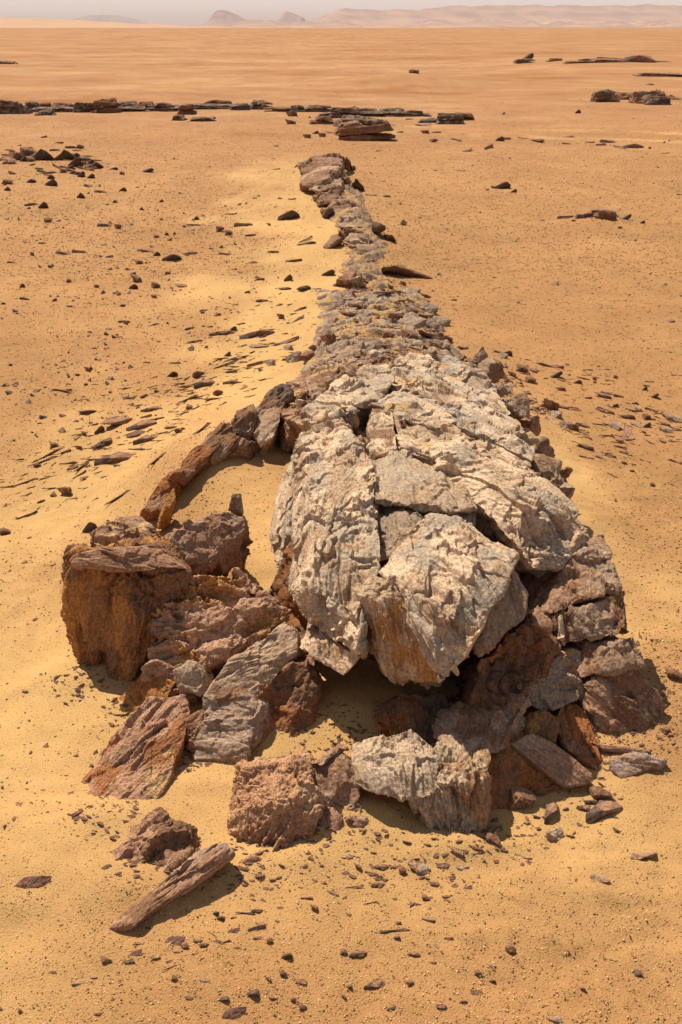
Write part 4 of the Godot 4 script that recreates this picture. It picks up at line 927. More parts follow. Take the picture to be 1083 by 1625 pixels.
func build_distant_logs() -> void:
	var n := 0
	for r in [
		[[-7.074, -24.849, 0.791, 0.299, 0.300, -0.06, 0.03], "middling dark segment, first from the left in the broken log crossing the plain"],
		[[-7.147, -25.155, 0.829, 0.121, 0.300, -0.11, -0.02], "middling dark segment, second from the left in the broken log crossing the plain"],
		[[-6.550, -25.414, 0.754, 0.102, 0.300, 0.08, 0.02], "middling dark segment, third from the left in the broken log crossing the plain"],
		[[-6.764, -25.570, 0.303, 0.226, 0.300, 0.09, 0.02], "short dark segment, fourth from the left in the broken log crossing the plain"],
		[[-6.875, -27.076, 0.416, 0.109, 0.300, 0.07, -0.03], "short dark segment, fifth from the left in the broken log crossing the plain"],
		[[-6.179, -24.295, 0.363, 0.136, 0.300, -0.08, 0.02], "short dark segment, sixth from the left in the broken log crossing the plain"],
		[[-5.746, -25.259, 1.110, 0.101, 0.373, -0.07, -0.03], "middling dark segment, seventh from the left in the broken log crossing the plain"],
		[[-6.015, -25.414, 0.541, 0.199, 0.300, 0.11, -0.03], "short dark segment, eighth from the left in the broken log crossing the plain"],
		[[-5.506, -25.155, 0.459, 0.232, 0.300, 0.08, 0.01], "short dark segment, ninth from the left in the broken log crossing the plain"],
		[[-4.800, -25.155, 1.160, 0.121, 0.390, -0.04, -0.01], "long dark segment, tenth from the left in the broken log crossing the plain"],
		[[-5.001, -24.849, 0.518, 0.299, 0.300, -0.02, 0.01], "short dark segment, eleventh from the left in the broken log crossing the plain"],
		[[-4.626, -25.259, 0.538, 0.223, 0.300, -0.02, 0.01], "short dark segment, twelfth from the left in the broken log crossing the plain"],
		[[-3.866, -25.259, 1.165, 0.101, 0.392, -0.11, -0.01], "long dark segment, thirteenth from the left in the broken log crossing the plain"],
		[[-4.206, -25.362, 0.384, 0.219, 0.300, 0.06, -0.02], "short dark segment, fourteenth from the left in the broken log crossing the plain"],
		[[-3.791, -25.259, 0.555, 0.182, 0.300, 0.03, -0.01], "short dark segment, fifteenth from the left in the broken log crossing the plain"],
		[[-3.195, -22.988, 0.227, 0.111, 0.300, -0.10, -0.00], "short dark segment, sixteenth from the left in the broken log crossing the plain"],
		[[-3.222, -24.345, 0.321, 0.205, 0.300, 0.03, 0.01], "short dark segment, seventeenth from the left in the broken log crossing the plain"],
		[[-2.756, -25.992, 1.730, 0.094, 0.582, -0.09, 0.00], "long dark segment, eighteenth from the left in the broken log crossing the plain"],
		[[-2.705, -22.800, 0.451, 0.091, 0.300, -0.07, -0.03], "short dark segment, nineteenth from the left in the broken log crossing the plain"],
		[[-2.771, -26.312, 0.636, 0.169, 0.300, 0.04, 0.02], "short dark segment, twentieth from the left in the broken log crossing the plain"],
		[[-2.213, -25.570, 0.337, 0.154, 0.300, -0.08, 0.00], "short dark segment, twenty-first from the left in the broken log crossing the plain"],
		[[-1.739, -25.727, 0.480, 0.232, 0.300, 0.00, -0.02], "short dark segment, twenty-second from the left in the broken log crossing the plain"],
		[[-1.119, -25.259, 1.110, 0.071, 0.373, 0.11, -0.01], "middling dark segment, twenty-third from the left in the broken log crossing the plain"],
		[[-0.939, -25.155, 0.276, 0.141, 0.300, 0.11, 0.00], "short dark segment, twenty-fourth from the left in the broken log crossing the plain"],
		[[-0.497, -25.155, 0.680, 0.131, 0.300, 0.04, 0.01], "short dark segment, twenty-fifth from the left in the broken log crossing the plain"],
		[[-0.350, -22.246, 0.410, 0.147, 0.300, 0.03, -0.01], "short dark segment, twenty-sixth from the left in the broken log crossing the plain"],
		[[0.296, -24.097, 1.217, 0.097, 0.410, -0.06, 0.00], "long dark segment, twenty-seventh from the left in the broken log crossing the plain"],
		[[0.049, -23.705, 0.505, 0.219, 0.300, -0.12, 0.01], "short dark segment, twenty-eighth from the left in the broken log crossing the plain"],
		[[0.485, -24.446, 0.462, 0.147, 0.300, 0.04, -0.02], "short dark segment, twenty-ninth from the left in the broken log crossing the plain"],
		[[1.278, -24.097, 1.164, 0.097, 0.392, -0.06, -0.02], "long dark segment, thirtieth from the left in the broken log crossing the plain"],
		[[1.062, -24.196, 0.595, 0.155, 0.300, 0.09, -0.02], "short dark segment, thirty-first from the left in the broken log crossing the plain"],
		[[1.482, -24.097, 0.450, 0.126, 0.300, -0.06, 0.01], "short dark segment, thirty-second from the left in the broken log crossing the plain"],
		[[1.721, -22.521, 0.386, 0.099, 0.300, -0.02, -0.03], "short dark segment, thirty-third from the left in the broken log crossing the plain"],
		[[2.078, -22.154, 0.448, 0.200, 0.300, -0.09, 0.01], "short dark segment, thirty-fourth from the left in the broken log crossing the plain"],
		[[2.438, -23.083, 0.345, 0.148, 0.300, -0.08, -0.02], "short dark segment, thirty-fifth from the left in the broken log crossing the plain"]
	]:
		lying_block("log_segment", r[1], "petrified log", "segments of the dark log crossing the plain", r[0], [[Color(0.14, 0.105, 0.075), BROWN, GREY], [BROWN, Color(0.15, 0.11, 0.08), RUST], [Color(0.17, 0.13, 0.095), DARK, GREY]][n % 3], 300 + n, 2)
		n += 1
	for r in [
		[[0.435, -20.866, 0.957, 0.239, 0.500, 0.10, -0.12], "upper brown slab of the tilted pair in front of the dark broken log", "tilted_rock"],
		[[0.414, -19.055, 0.797, 0.249, 0.350, -0.10, 0.10], "lower grey slab of the tilted pair in front of the dark broken log", "tilted_rock"],
		[[0.152, -19.982, 0.447, 0.228, 0.300, 0.20, 0.20], "dark end block at the left of the tilted slab pair", "tilted_rock"],
		[[6.628, -29.449, 0.506, 0.289, 0.600, 0.10, 0.00], "left knobbly boulder of the boulder row at upper right", "boulder"],
		[[7.448, -30.740, 0.652, 0.184, 0.500, -0.10, 0.00], "low middle boulder of the boulder row at upper right", "boulder"],
		[[7.490, -28.678, 0.657, 0.343, 0.700, 0.10, 0.05], "largest knobbly boulder of the boulder row at upper right", "boulder"],
		[[7.553, -27.983, 0.513, 0.213, 0.500, 0.00, -0.10], "boulder at the right foot of the largest one in the upper right row", "boulder"],
		[[8.557, -30.489, 0.454, 0.116, 0.300, 0.00, 0.00], "small flat boulder at the right end of the upper right row", "boulder"],
		[[2.576, -11.047, 0.267, 0.079, 0.180, -0.25, -0.12], "dark slab leaning behind the arched stone strip on the right plain", "arched_stone"],
		[[2.334, -10.747, 0.204, 0.053, 0.070, 0.30, 0.10], "left half of the low arched stone strip on the right plain", "arched_stone"],
		[[2.477, -10.543, 0.182, 0.081, 0.060, -0.45, -0.18], "right half of the low arched stone strip on the right plain", "arched_stone"],
		[[11.570, -42.651, 1.589, 0.139, 0.900, 0.00, 0.00], "low dark ledge at the right edge of the far plain", "stone_ledge"],
		[[8.371, -54.054, 0.805, 0.206, 0.700, 0.00, 0.00], "small dark ledge, leftmost of the far ledges at upper right", "stone_ledge"],
		[[9.749, -54.054, 0.682, 0.118, 0.700, 0.00, 0.00], "small flat ledge between the far ledges at upper right", "stone_ledge"],
		[[11.805, -50.871, 3.732, 0.138, 0.900, 0.00, 0.00], "long thin dark ledge on the far plain at upper right", "stone_ledge"],
		[[-16.657, -58.606, 1.075, 0.160, 0.800, 0.00, 0.00], "small dark ledge on the far plain at the left edge", "stone_ledge"],
		[[2.502, -40.624, 0.326, 0.133, 0.400, 0.00, 0.00], "small dark stone on the pale rise in the middle of the far plain", "far_stone"],
		[[0.568, -10.190, 0.041, 0.084, 0.060, 0.00, 0.00], "small upright stone standing alone right of the far trunk", "standing_stone"]
	]:
		lying_block(r[2], r[1], "rock", "", r[0], [[BROWN, MAUVE, RUST], [MAUVE, BROWN, GREY], [Color(0.15, 0.105, 0.08), BROWN, GREY]][n % 3], 340 + n, 2 if r[2] != "standing_stone" and r[2] != "boulder" else 1)
		n += 1

# ---------------------------------------------------------------- loose shards
func shard_kind(kind: String, variant: int) -> Mesh:
	var key := "%s%d" % [kind, variant]
	if not shard_meshes.has(key):
		rng.seed = hash(key)
		var size: Vector3 = {"f": Vector3(1, 0.16, 0.5), "s": Vector3(1, 0.12, 0.17), "c": Vector3(1, 0.6, 0.75), "b": Vector3(1, 0.26, 0.42)}[kind]
		var pts := []
		for q in 13:
			var p := Vector3(rng.randf_range(-1, 1), rng.randf_range(-1, 1), rng.randf_range(-1, 1))
			var m := maxf(absf(p.x), maxf(absf(p.y), absf(p.z)))
			p = p / m * rng.randf_range(0.8, 1.0)
			if kind != "c":
				p.z *= 1.0 - 0.45 * absf(p.x)
			pts.append(p * size * 0.5)
		var cols: Array = [[BROWN, MAUVE, DARK], [MAUVE, GREY, BROWN], [Color(0.15, 0.10, 0.075), BROWN, MAUVE], [Color(0.22, 0.12, 0.085), MAUVE, BROWN], [GREY, Color(0.38, 0.30, 0.24), MAUVE], [Color(0.42, 0.34, 0.25), GREY, PALE]][variant]
		var keep := rng.seed
		shard_meshes[key] = rock_mesh(pts, {"edge": 0.17, "worn": 0.004, "flat": true, "grain": Vector3(1, 0, 0), "scale": 0.11, "colours": cols, "lump": 0.03, "step": 0.022, "facet": 0.12, "fibre": 0.008, "seed": 400 + variant + kind.unicode_at(0)}, Vector3.ZERO)
		rng.seed = keep
	return shard_meshes[key]

func surface(x: float, z: float) -> float:
	return maxf(sand_height(x, z), rear_height(x, z))

const SIZE_WORD := {"f": "flat", "s": "thin", "c": "blocky", "b": "slab-like"}
const TONE_WORD := ["dark brown", "mauve grey", "blackish brown", "reddish brown", "grey", "pale"]

func build_shards() -> void:
	var zones := [
		["on the sand slope left of the slab row", "shards on the sand slope left of the trunk"],
		["on the gritty plain left of the trunk", "shards on the gritty plain at left"],
		["in the dark rubble heap at far left", "stones in the rubble heap at far left"],
		["on the pale drift left of the far trunk", "shards on the pale drift by the far trunk"],
		["on the sand right of the trunk's middle", "shards on the sand right of the trunk"],
		["on the foreground sand below the fallen stick", "shards on the foreground sand at left"],
		["on the gritty foreground sand below the fluted block", "shards on the foreground sand at right"],
		["on the shaded sand at the trunk's right foot", "shards at the right foot of the trunk"],
		["on the far plain at right", "stones on the far plain at right"],
		["on the plain around the far end of the trunk", "stones around the far end of the trunk"],
		["in the rubble on the trunk's broken back", "rubble on the back of the trunk"]
	]
	var data := [
		[-1.42, -5.337, 0.161, -0.50, 1, 1, 0], [-1.28, -5.195, 0.0703, 0.39, 1, 3, 0], [-1.21, -4.988, 0.104, 0.27, 0, 3, 0], [-1.14, -4.809, 0.0452, 0.03, 0, 1, 0], [-1.03, -4.771, 0.215, 1.11, 3, 1, 0], [-1.09, -4.675, 0.0595, 0.45, 2, 2, 0],
		[-1.16, -4.667, 0.0345, -0.25, 2, 1, 0], [-0.895, -4.932, 0.112, 0.27, 3, 2, 0], [-0.903, -4.689, 0.151, 0.37, 3, 2, 0], [-0.91, -4.582, 0.11, 0.49, 0, 3, 0], [-0.901, -4.82, 0.0722, 0.39, 3, 0, 0], [-0.844, -4.467, 0.137, 0.68, 3, 2, 0],
		[-0.756, -4.619, 0.0783, -0.37, 0, 1, 0], [-0.702, -4.508, 0.0492, -0.17, 2, 3, 0], [-0.936, -4.252, 0.188, 0.29, 3, 2, 0], [-0.971, -4.32, 0.106, 0.04, 1, 0, 0], [-0.867, -4.347, 0.0982, -0.38, 1, 0, 0], [-0.801, -4.326, 0.0396, 0.36, 0, 3, 0],
		[-0.912, -4.169, 0.0405, -0.20, 0, 0, 0], [-1.04, -4.492, 0.165, 1.01, 0, 0, 0], [-1.14, -4.472, 0.0381, 0.16, 2, 1, 0], [-1.26, -4.526, 0.0406, 0.15, 2, 0, 0], [-1.27, -4.386, 0.223, 0.86, 1, 3, 0], [-1.26, -4.335, 0.169, 0.82, 1, 0, 0],
		[-1.27, -4.283, 0.0346, 0.38, 2, 3, 0], [-1.11, -4.224, 0.0771, 1.02, 0, 3, 0], [-1.07, -4.207, 0.142, 1.18, 1, 0, 0], [-1.06, -4.137, 0.0863, 0.87, 1, 2, 0], [-1.28, -4.106, 0.133, 0.62, 1, 0, 0], [-1.12, -3.968, 0.0404, -0.42, 2, 3, 0],
		[-1.08, -3.96, 0.0649, 0.17, 2, 1, 0], [-1.25, -3.974, 0.0256, 0.43, 0, 3, 0], [-1.16, -3.901, 0.0453, 0.74, 0, 0, 0], [-0.933, -3.833, 0.038, 0.61, 0, 2, 0], [-1.18, -3.768, 0.104, 0.63, 1, 2, 0], [-1.22, -3.62, 0.0495, 0.33, 2, 3, 0],
		[-0.714, -3.97, 0.161, 1.15, 1, 0, 0], [-0.832, -3.764, 0.147, 0.70, 1, 0, 0], [-0.896, -3.553, 0.066, 0.08, 2, 2, 0], [-0.883, -5.548, 0.0676, 0.03, 2, 2, 0], [-0.602, -5.619, 0.178, 0.45, 1, 2, 0], [-0.598, -5.727, 0.103, 0.63, 1, 0, 0],
		[-0.448, -5.535, 0.111, 0.32, 3, 0, 0], [-0.564, -5.453, 0.0747, 0.05, 0, 1, 0], [-0.679, -5.271, 0.145, 0.72, 3, 2, 0], [-0.731, -5.449, 0.0685, 0.31, 2, 3, 0], [-0.819, -5.36, 0.0666, -0.13, 0, 1, 0], [-0.592, -5.081, 0.0522, 0.38, 2, 3, 0],
		[-0.548, -5.25, 0.0868, 0.07, 3, 2, 0], [-0.736, -5.031, 0.166, 0.89, 1, 0, 0], [-0.779, -4.85, 0.0525, 0.52, 0, 1, 0], [-0.707, -4.876, 0.0408, -0.34, 2, 0, 0], [-0.622, -4.977, 0.0609, 0.71, 0, 0, 0], [-0.425, -4.905, 0.0657, 0.28, 1, 2, 0],
		[-0.594, -4.405, 0.173, 1.06, 1, 0, 0], [-0.975, -5.204, 0.0804, 1.25, 0, 0, 0], [-1.04, -5.183, 0.0647, 0.24, 0, 0, 0], [-0.919, -5.253, 0.0329, -0.03, 2, 3, 0], [-1.16, -5.3, 0.0224, -0.18, 2, 3, 0], [-0.801, -5.13, 0.0553, 0.52, 0, 3, 0],
		[-0.964, -5.36, 0.0805, 0.03, 1, 0, 0], [-0.978, -5.525, 0.0553, 0.29, 1, 2, 0], [-1.12, -5.502, 0.0206, 0.01, 2, 3, 0], [-1.36, -5.689, 0.0467, -0.14, 2, 1, 0], [-1.06, -5.81, 0.0433, 0.04, 0, 0, 0], [-1.82, -5.855, 0.0247, -0.02, 2, 1, 0],
		[-1.19, -5.833, 0.0174, -0.35, 2, 2, 0], [-1.21, -5.703, 0.0354, -0.00, 0, 2, 0], [-2.19, -10.4, 0.155, 0.31, 3, 2, 1], [-2.05, -10.27, 0.0807, 0.00, 2, 1, 1], [-1.91, -12.01, 0.0554, 0.20, 2, 2, 1], [-2.27, -9.09, 0.166, -0.40, 3, 2, 1],
		[-2.16, -9.14, 0.154, -0.27, 3, 0, 1], [-1.87, -8.943, 0.0879, 0.50, 0, 0, 1], [-2.55, -9.501, 0.0812, -0.00, 0, 0, 1], [-2.52, -9.022, 0.063, -0.40, 2, 1, 1], [-2.6, -8.714, 0.0777, -0.00, 0, 0, 1], [-1.5, -8.014, 0.135, -0.49, 2, 1, 1],
		[-1.47, -7.747, 0.0822, 0.01, 2, 2, 1], [-1.61, -9.159, 0.193, -0.45, 3, 2, 1], [-1.5, -9.022, 0.0716, -0.02, 2, 2, 1], [-1.38, -10.42, 0.174, 0.01, 1, 0, 1], [-1.62, -9.804, 0.0542, -0.28, 2, 0, 1], [-1.55, -9.92, 0.0469, -0.10, 2, 2, 1],
		[-1.39, -10.81, 0.0678, -0.31, 2, 2, 1], [-1.34, -8.773, 0.188, -0.20, 2, 2, 1], [-1.23, -9.044, 0.145, 0.30, 0, 0, 1], [-1.3, -8.255, 0.0528, -0.06, 2, 0, 1], [-1.58, -8.64, 0.0688, 0.24, 2, 0, 1], [-1.14, -7.809, 0.129, -0.13, 3, 1, 1],
		[-1.32, -7.79, 0.0724, 0.28, 2, 0, 1], [-1.28, -7.439, 0.06, -0.31, 2, 1, 1], [-1.74, -7.798, 0.0451, 0.03, 2, 0, 1], [-1.98, -7.987, 0.0435, -0.24, 2, 0, 1], [-1.36, -6.772, 0.0882, 0.01, 0, 0, 1], [-1.17, -6.699, 0.099, 0.34, 0, 2, 1],
		[-0.884, -7.015, 0.0607, -0.25, 0, 0, 1], [-0.919, -6.542, 0.0779, 0.43, 0, 0, 1], [-1.03, -6.584, 0.0752, 0.02, 0, 2, 1], [-0.798, -6.567, 0.0591, -0.24, 0, 2, 1], [-0.852, -6.238, 0.112, 0.16, 0, 0, 1], [-2.26, -7.283, 0.0424, -0.15, 2, 2, 1],
		[-2.15, -7.414, 0.0838, -0.00, 0, 0, 1], [-2.27, -7.797, 0.0501, 0.08, 2, 2, 1], [-1.35, -5.707, 0.0379, 0.24, 2, 2, 1], [-1.43, -6.167, 0.071, -0.00, 0, 2, 1], [-1.82, -5.855, 0.029, -0.09, 2, 2, 1], [-4.11, -14.85, 0.127, 0.27, 2, 2, 2],
		[-3.6, -14.46, 0.237, -0.88, 3, 0, 2], [-4.56, -16.49, 0.141, 1.00, 3, 0, 2], [-3.17, -14.72, 0.108, -0.53, 0, 2, 2], [-3.26, -14.45, 0.194, -0.57, 0, 0, 2], [-4.3, -14.93, 0.184, -0.46, 3, 2, 2], [-4.45, -15.99, 0.27, -0.57, 0, 2, 2],
		[-4.66, -15.76, 0.165, -0.55, 0, 0, 2], [-3.46, -15.71, 0.15, -0.00, 3, 2, 2], [-4.29, -15.53, 0.204, -0.76, 3, 2, 2], [-4.78, -16.43, 0.16, -0.19, 0, 2, 2], [-4.61, -16.38, 0.178, 0.73, 3, 2, 2], [-3.73, -15.55, 0.154, -0.38, 3, 0, 2],
		[-3.17, -14.51, 0.125, 1.00, 3, 0, 2], [-4.7, -17.32, 0.264, -0.93, 0, 0, 2], [-4.16, -16.2, 0.144, -0.66, 0, 2, 2], [-3.39, -14.6, 0.215, -0.01, 2, 2, 2], [-3.22, -14.71, 0.201, -0.41, 3, 0, 2], [-4.1, -15.1, 0.096, 0.00, 3, 0, 2],
		[-3.92, -14.54, 0.118, 1.11, 3, 2, 2], [-3.78, -14.31, 0.143, -0.18, 3, 0, 2], [-4.97, -19.33, 0.194, 1.10, 3, 0, 2], [-3.93, -17.15, 0.188, -0.33, 3, 2, 2], [-4.55, -16.98, 0.232, -0.91, 0, 0, 2], [-3.97, -17.55, 0.152, -0.30, 2, 0, 2],
		[-3.51, -13.78, 0.105, -0.07, 2, 2, 2], [-3.36, -15, 0.11, 0.51, 3, 2, 2], [-3.39, -14.85, 0.124, 0.45, 0, 2, 2], [-4.26, -14.69, 0.18, -0.00, 3, 2, 2], [-4, -15.79, 0.113, 0.85, 3, 2, 2], [-4.33, -16.37, 0.247, -0.64, 3, 2, 2],
		[-3.92, -16.55, 0.165, 0.42, 2, 2, 2], [-2.69, -12.69, 0.182, -0.39, 3, 2, 2], [-3.71, -14.18, 0.193, -0.56, 0, 0, 2], [-3.42, -14.42, 0.162, 0.42, 2, 2, 2], [-3.13, -14.49, 0.15, 1.06, 3, 2, 2], [-4.53, -15.45, 0.23, -0.51, 3, 0, 2],
		[-3.81, -15.5, 0.179, 0.49, 0, 2, 2], [-3.63, -16.38, 0.191, -0.00, 3, 2, 2], [-4.83, -16.57, 0.168, -0.18, 0, 0, 2], [-3.5, -14.46, 0.163, -0.16, 3, 0, 2], [-4.02, -14.83, 0.125, 0.40, 2, 0, 2], [-3.99, -15.15, 0.117, -0.33, 2, 2, 2],
		[-4.79, -16.64, 0.156, -0.61, 0, 2, 2], [-4.27, -17.19, 0.198, 0.68, 3, 2, 2], [-3.41, -14.28, 0.177, -0.15, 3, 2, 2], [-3.18, -13.95, 0.108, -0.24, 2, 2, 2], [-2.93, -13.17, 0.191, -0.85, 3, 2, 2], [-3.31, -14.13, 0.138, 0.07, 2, 2, 2],
		[-3.78, -15.13, 0.136, -0.00, 0, 2, 2], [-3.98, -15.05, 0.186, -0.46, 0, 2, 2], [-4.49, -18.39, 0.301, -0.58, 0, 2, 2], [-3.33, -15.65, 0.151, 0.00, 0, 0, 2], [-3.39, -14.83, 0.157, -0.54, 3, 2, 2], [-4.24, -16.54, 0.156, 0.20, 0, 2, 2],
		[-4.58, -16.56, 0.242, -0.51, 3, 0, 2], [-4.99, -17.3, 0.132, 0.00, 3, 2, 2], [-4.71, -17.46, 0.167, 1.23, 3, 2, 2], [-3.19, -14, 0.114, 0.36, 2, 2, 2], [-4.11, -17.57, 0.238, 0.72, 3, 2, 2], [-5.03, -17.98, 0.233, -0.77, 0, 2, 2],
		[-3.17, -14.39, 0.238, -0.72, 3, 0, 2], [-3.25, -14.89, 0.102, 0.47, 2, 2, 2], [-3.35, -15.45, 0.126, -0.00, 0, 2, 2], [-4.25, -15.61, 0.131, -0.44, 0, 2, 2], [-3.99, -15.31, 0.164, 1.00, 3, 0, 2], [-3.59, -13.94, 0.168, -0.65, 3, 0, 2],
		[-3.46, -15.08, 0.171, 0.08, 2, 2, 2], [-3.19, -14.58, 0.101, 0.27, 3, 2, 2], [-4.53, -16.2, 0.218, -0.42, 0, 0, 2], [-4.64, -15.73, 0.257, -0.88, 3, 2, 2], [-4.05, -14.07, 0.203, -0.94, 0, 0, 2], [-3.76, -15.45, 0.0995, -0.00, 3, 2, 2],
		[-3.28, -15.07, 0.176, -0.31, 3, 2, 2], [-3.71, -15.91, 0.222, 0.38, 2, 2, 2], [-3.92, -15.6, 0.134, 0.68, 0, 0, 2], [-4.02, -16.06, 0.14, 0.67, 3, 0, 2], [-4.01, -15.4, 0.185, -0.86, 3, 2, 2], [-4.15, -15.32, 0.123, -0.47, 3, 2, 2],
		[-4.38, -15.96, 0.157, -0.18, 3, 0, 2], [-4.83, -16.87, 0.103, 0.10, 2, 0, 2], [-4.43, -15.71, 0.252, 0.36, 2, 0, 2], [-4.22, -14.69, 0.145, -0.31, 2, 0, 2], [-4.52, -16.54, 0.234, 0.21, 2, 0, 2], [-4.24, -16.21, 0.139, 0.41, 2, 0, 2],
		[-3.96, -15.23, 0.368, -0.24, 2, 2, 2], [-3.8, -15.39, 0.174, 0.26, 2, 2, 2], [-3.75, -15.71, 0.304, -0.44, 2, 2, 2], [-3.41, -15.23, 0.187, -0.04, 2, 0, 2], [-3.32, -14.69, 0.109, 0.35, 2, 0, 2], [-3.11, -14.6, 0.18, -0.36, 2, 2, 2],
		[-2.88, -14.51, 0.125, 0.11, 2, 2, 2], [-2.72, -14.18, 0.0805, -0.42, 2, 0, 2], [-2.44, -14.46, 0.159, 0.44, 2, 2, 2], [-3.62, -14.1, 0.22, 0.63, 3, 2, 2], [-3.68, -13.53, 0.137, -0.21, 2, 2, 2], [-3.38, -13.28, 0.165, 0.00, 2, 2, 2],
		[-3.45, -14.18, 0.105, 0.21, 2, 0, 2], [-3.26, -14.09, 0.104, 0.36, 2, 2, 2], [-3.05, -13.88, 0.124, 0.29, 2, 2, 2], [-3.04, -13.28, 0.109, -0.00, 0, 4, 2], [-3.93, -13.42, 0.166, -0.36, 2, 0, 2], [-3.78, -12.86, 0.0894, -0.06, 2, 2, 2],
		[-3.23, -11.77, 0.187, 0.77, 3, 2, 2], [-3.05, -11.56, 0.114, -0.02, 2, 2, 2], [-2.78, -10.65, 0.0936, -0.01, 2, 0, 2], [-2.82, -12.28, 0.11, -0.44, 2, 2, 2], [-2.39, -11.97, 0.0597, -0.48, 2, 0, 2], [-2.46, -12.81, 0.0994, -0.10, 2, 2, 2],
		[-2.36, -13.13, 0.079, -0.29, 0, 2, 2], [-1.08, -10.98, 0.173, -0.28, 1, 2, 3], [-0.896, -10.28, 0.21, 0.02, 3, 0, 3], [-1.09, -10.07, 0.0844, 0.09, 2, 0, 3], [-0.995, -9.884, 0.0779, -0.03, 2, 0, 3], [-0.792, -9.783, 0.129, 0.38, 0, 0, 3],
		[-0.486, -10.55, 0.246, -0.15, 2, 2, 3], [-0.664, -10.27, 0.0516, -0.41, 2, 1, 3], [-0.293, -9.365, 0.229, 0.90, 1, 2, 3], [-0.276, -9.213, 0.205, -0.08, 0, 2, 3], [-0.939, -8.96, 0.139, -0.45, 3, 0, 3], [-0.692, -8.547, 0.158, 0.41, 0, 2, 3],
		[-0.363, -8.519, 0.15, 0.16, 0, 1, 3], [-0.819, -8.333, 0.116, -0.32, 0, 2, 3], [-0.587, -7.923, 0.0917, -0.19, 0, 1, 3], [-0.377, -7.824, 0.0779, 0.11, 2, 2, 3], [-0.392, -7.531, 0.133, 0.02, 3, 1, 3], [-0.253, -7.487, 0.197, 1.13, 0, 0, 3],
		[-0.517, -7.182, 0.102, -0.13, 0, 0, 3], [-0.4, -7.037, 0.0653, 0.56, 0, 2, 3], [-0.26, -6.874, 0.114, 0.64, 0, 2, 3], [-0.373, -6.677, 0.0586, -0.09, 2, 1, 3], [-0.272, -6.578, 0.19, 1.01, 1, 0, 3], [-0.495, -6.3, 0.244, 0.55, 3, 2, 3],
		[-0.453, -5.966, 0.131, -0.17, 0, 1, 3], [-0.314, -6.006, 0.203, 0.55, 1, 1, 3], [-0.647, -6.47, 0.0519, 0.30, 2, 2, 3], [-0.608, -6.594, 0.0709, 0.02, 0, 2, 3], [-0.0938, -7.977, 0.121, 0.33, 2, 2, 3], [-0.545, -8.95, 0.116, -0.15, 0, 0, 3],
		[-0.712, -6.404, 0.172, -0.15, 0, 0, 3], [0.866, -5.946, 0.0701, 0.58, 3, 1, 4], [0.923, -5.923, 0.0696, -0.31, 2, 2, 4], [0.89, -5.834, 0.0608, -0.09, 2, 4, 4], [0.959, -5.637, 0.0736, -0.19, 2, 0, 4], [1.02, -5.639, 0.0741, -0.65, 3, 1, 4],
		[0.884, -5.492, 0.0577, -0.35, 2, 1, 4], [1.03, -5.866, 0.0477, -0.67, 0, 1, 4], [1.12, -5.764, 0.19, -0.42, 1, 1, 4], [1.13, -5.559, 0.0734, 0.42, 2, 2, 4], [1.07, -5.524, 0.0387, 0.29, 0, 0, 4], [0.969, -5.418, 0.0653, -0.16, 2, 0, 4],
		[1.11, -5.337, 0.0706, 0.14, 3, 1, 4], [0.909, -5.154, 0.0613, 0.33, 3, 1, 4], [1.23, -5.481, 0.0486, -0.40, 2, 2, 4], [1.33, -5.554, 0.0241, 0.23, 2, 1, 4], [1.32, -5.497, 0.0198, 0.13, 2, 1, 4], [1.32, -5.707, 0.0756, 0.16, 1, 0, 4],
		[1.4, -5.803, 0.0343, -0.00, 0, 1, 4], [1.44, -5.738, 0.0412, -0.00, 0, 0, 4], [1.45, -5.597, 0.0262, -0.36, 2, 0, 4], [1.31, -5.26, 0.113, -0.14, 3, 1, 4], [1.34, -5.312, 0.0671, -0.41, 3, 4, 4], [1.39, -5.264, 0.0659, -0.40, 3, 0, 4],
		[1.23, -5.243, 0.057, -0.01, 0, 1, 4], [0.987, -4.949, 0.0851, 0.38, 2, 1, 4], [1.06, -5.017, 0.0823, -0.06, 3, 1, 4], [1, -4.837, 0.0707, -0.45, 2, 4, 4], [0.961, -4.715, 0.159, -1.17, 1, 4, 4], [1.02, -4.688, 0.0631, 0.37, 2, 4, 4],
		[1.04, -4.659, 0.058, 0.14, 2, 1, 4], [1.11, -4.752, 0.0822, -0.21, 3, 2, 4], [1.11, -4.665, 0.0347, -0.40, 0, 2, 4], [1.09, -4.57, 0.0545, -0.28, 3, 1, 4], [1.27, -5.02, 0.108, -0.50, 3, 0, 4], [1.35, -4.939, 0.104, -0.02, 3, 1, 4],
		[1.32, -4.865, 0.035, -0.36, 0, 1, 4], [1.27, -4.806, 0.119, -1.51, 3, 4, 4], [1.29, -4.664, 0.187, -1.51, 3, 1, 4], [1.37, -4.825, 0.0813, -1.12, 0, 5, 4], [1.38, -4.726, 0.0273, -0.44, 2, 1, 4], [1.45, -4.954, 0.0439, 0.03, 2, 0, 4],
		[1.42, -4.824, 0.0442, 0.17, 2, 2, 4], [1.39, -4.688, 0.0377, -0.32, 0, 0, 4], [1.51, -4.858, 0.0776, -0.32, 3, 1, 4], [1.54, -4.79, 0.0768, -0.68, 3, 0, 4], [1.49, -4.764, 0.0838, -0.80, 3, 4, 4], [1.43, -4.601, 0.0551, -0.71, 3, 1, 4],
		[1.5, -5.051, 0.0828, -0.66, 3, 0, 4], [1.56, -4.941, 0.14, -0.91, 3, 4, 4], [1.6, -4.953, 0.0457, -0.90, 0, 2, 4], [1.51, -5.109, 0.0476, -0.57, 1, 0, 4], [1.44, -5.086, 0.0765, -1.39, 3, 4, 4], [1.34, -5.111, 0.0326, -0.08, 2, 2, 4],
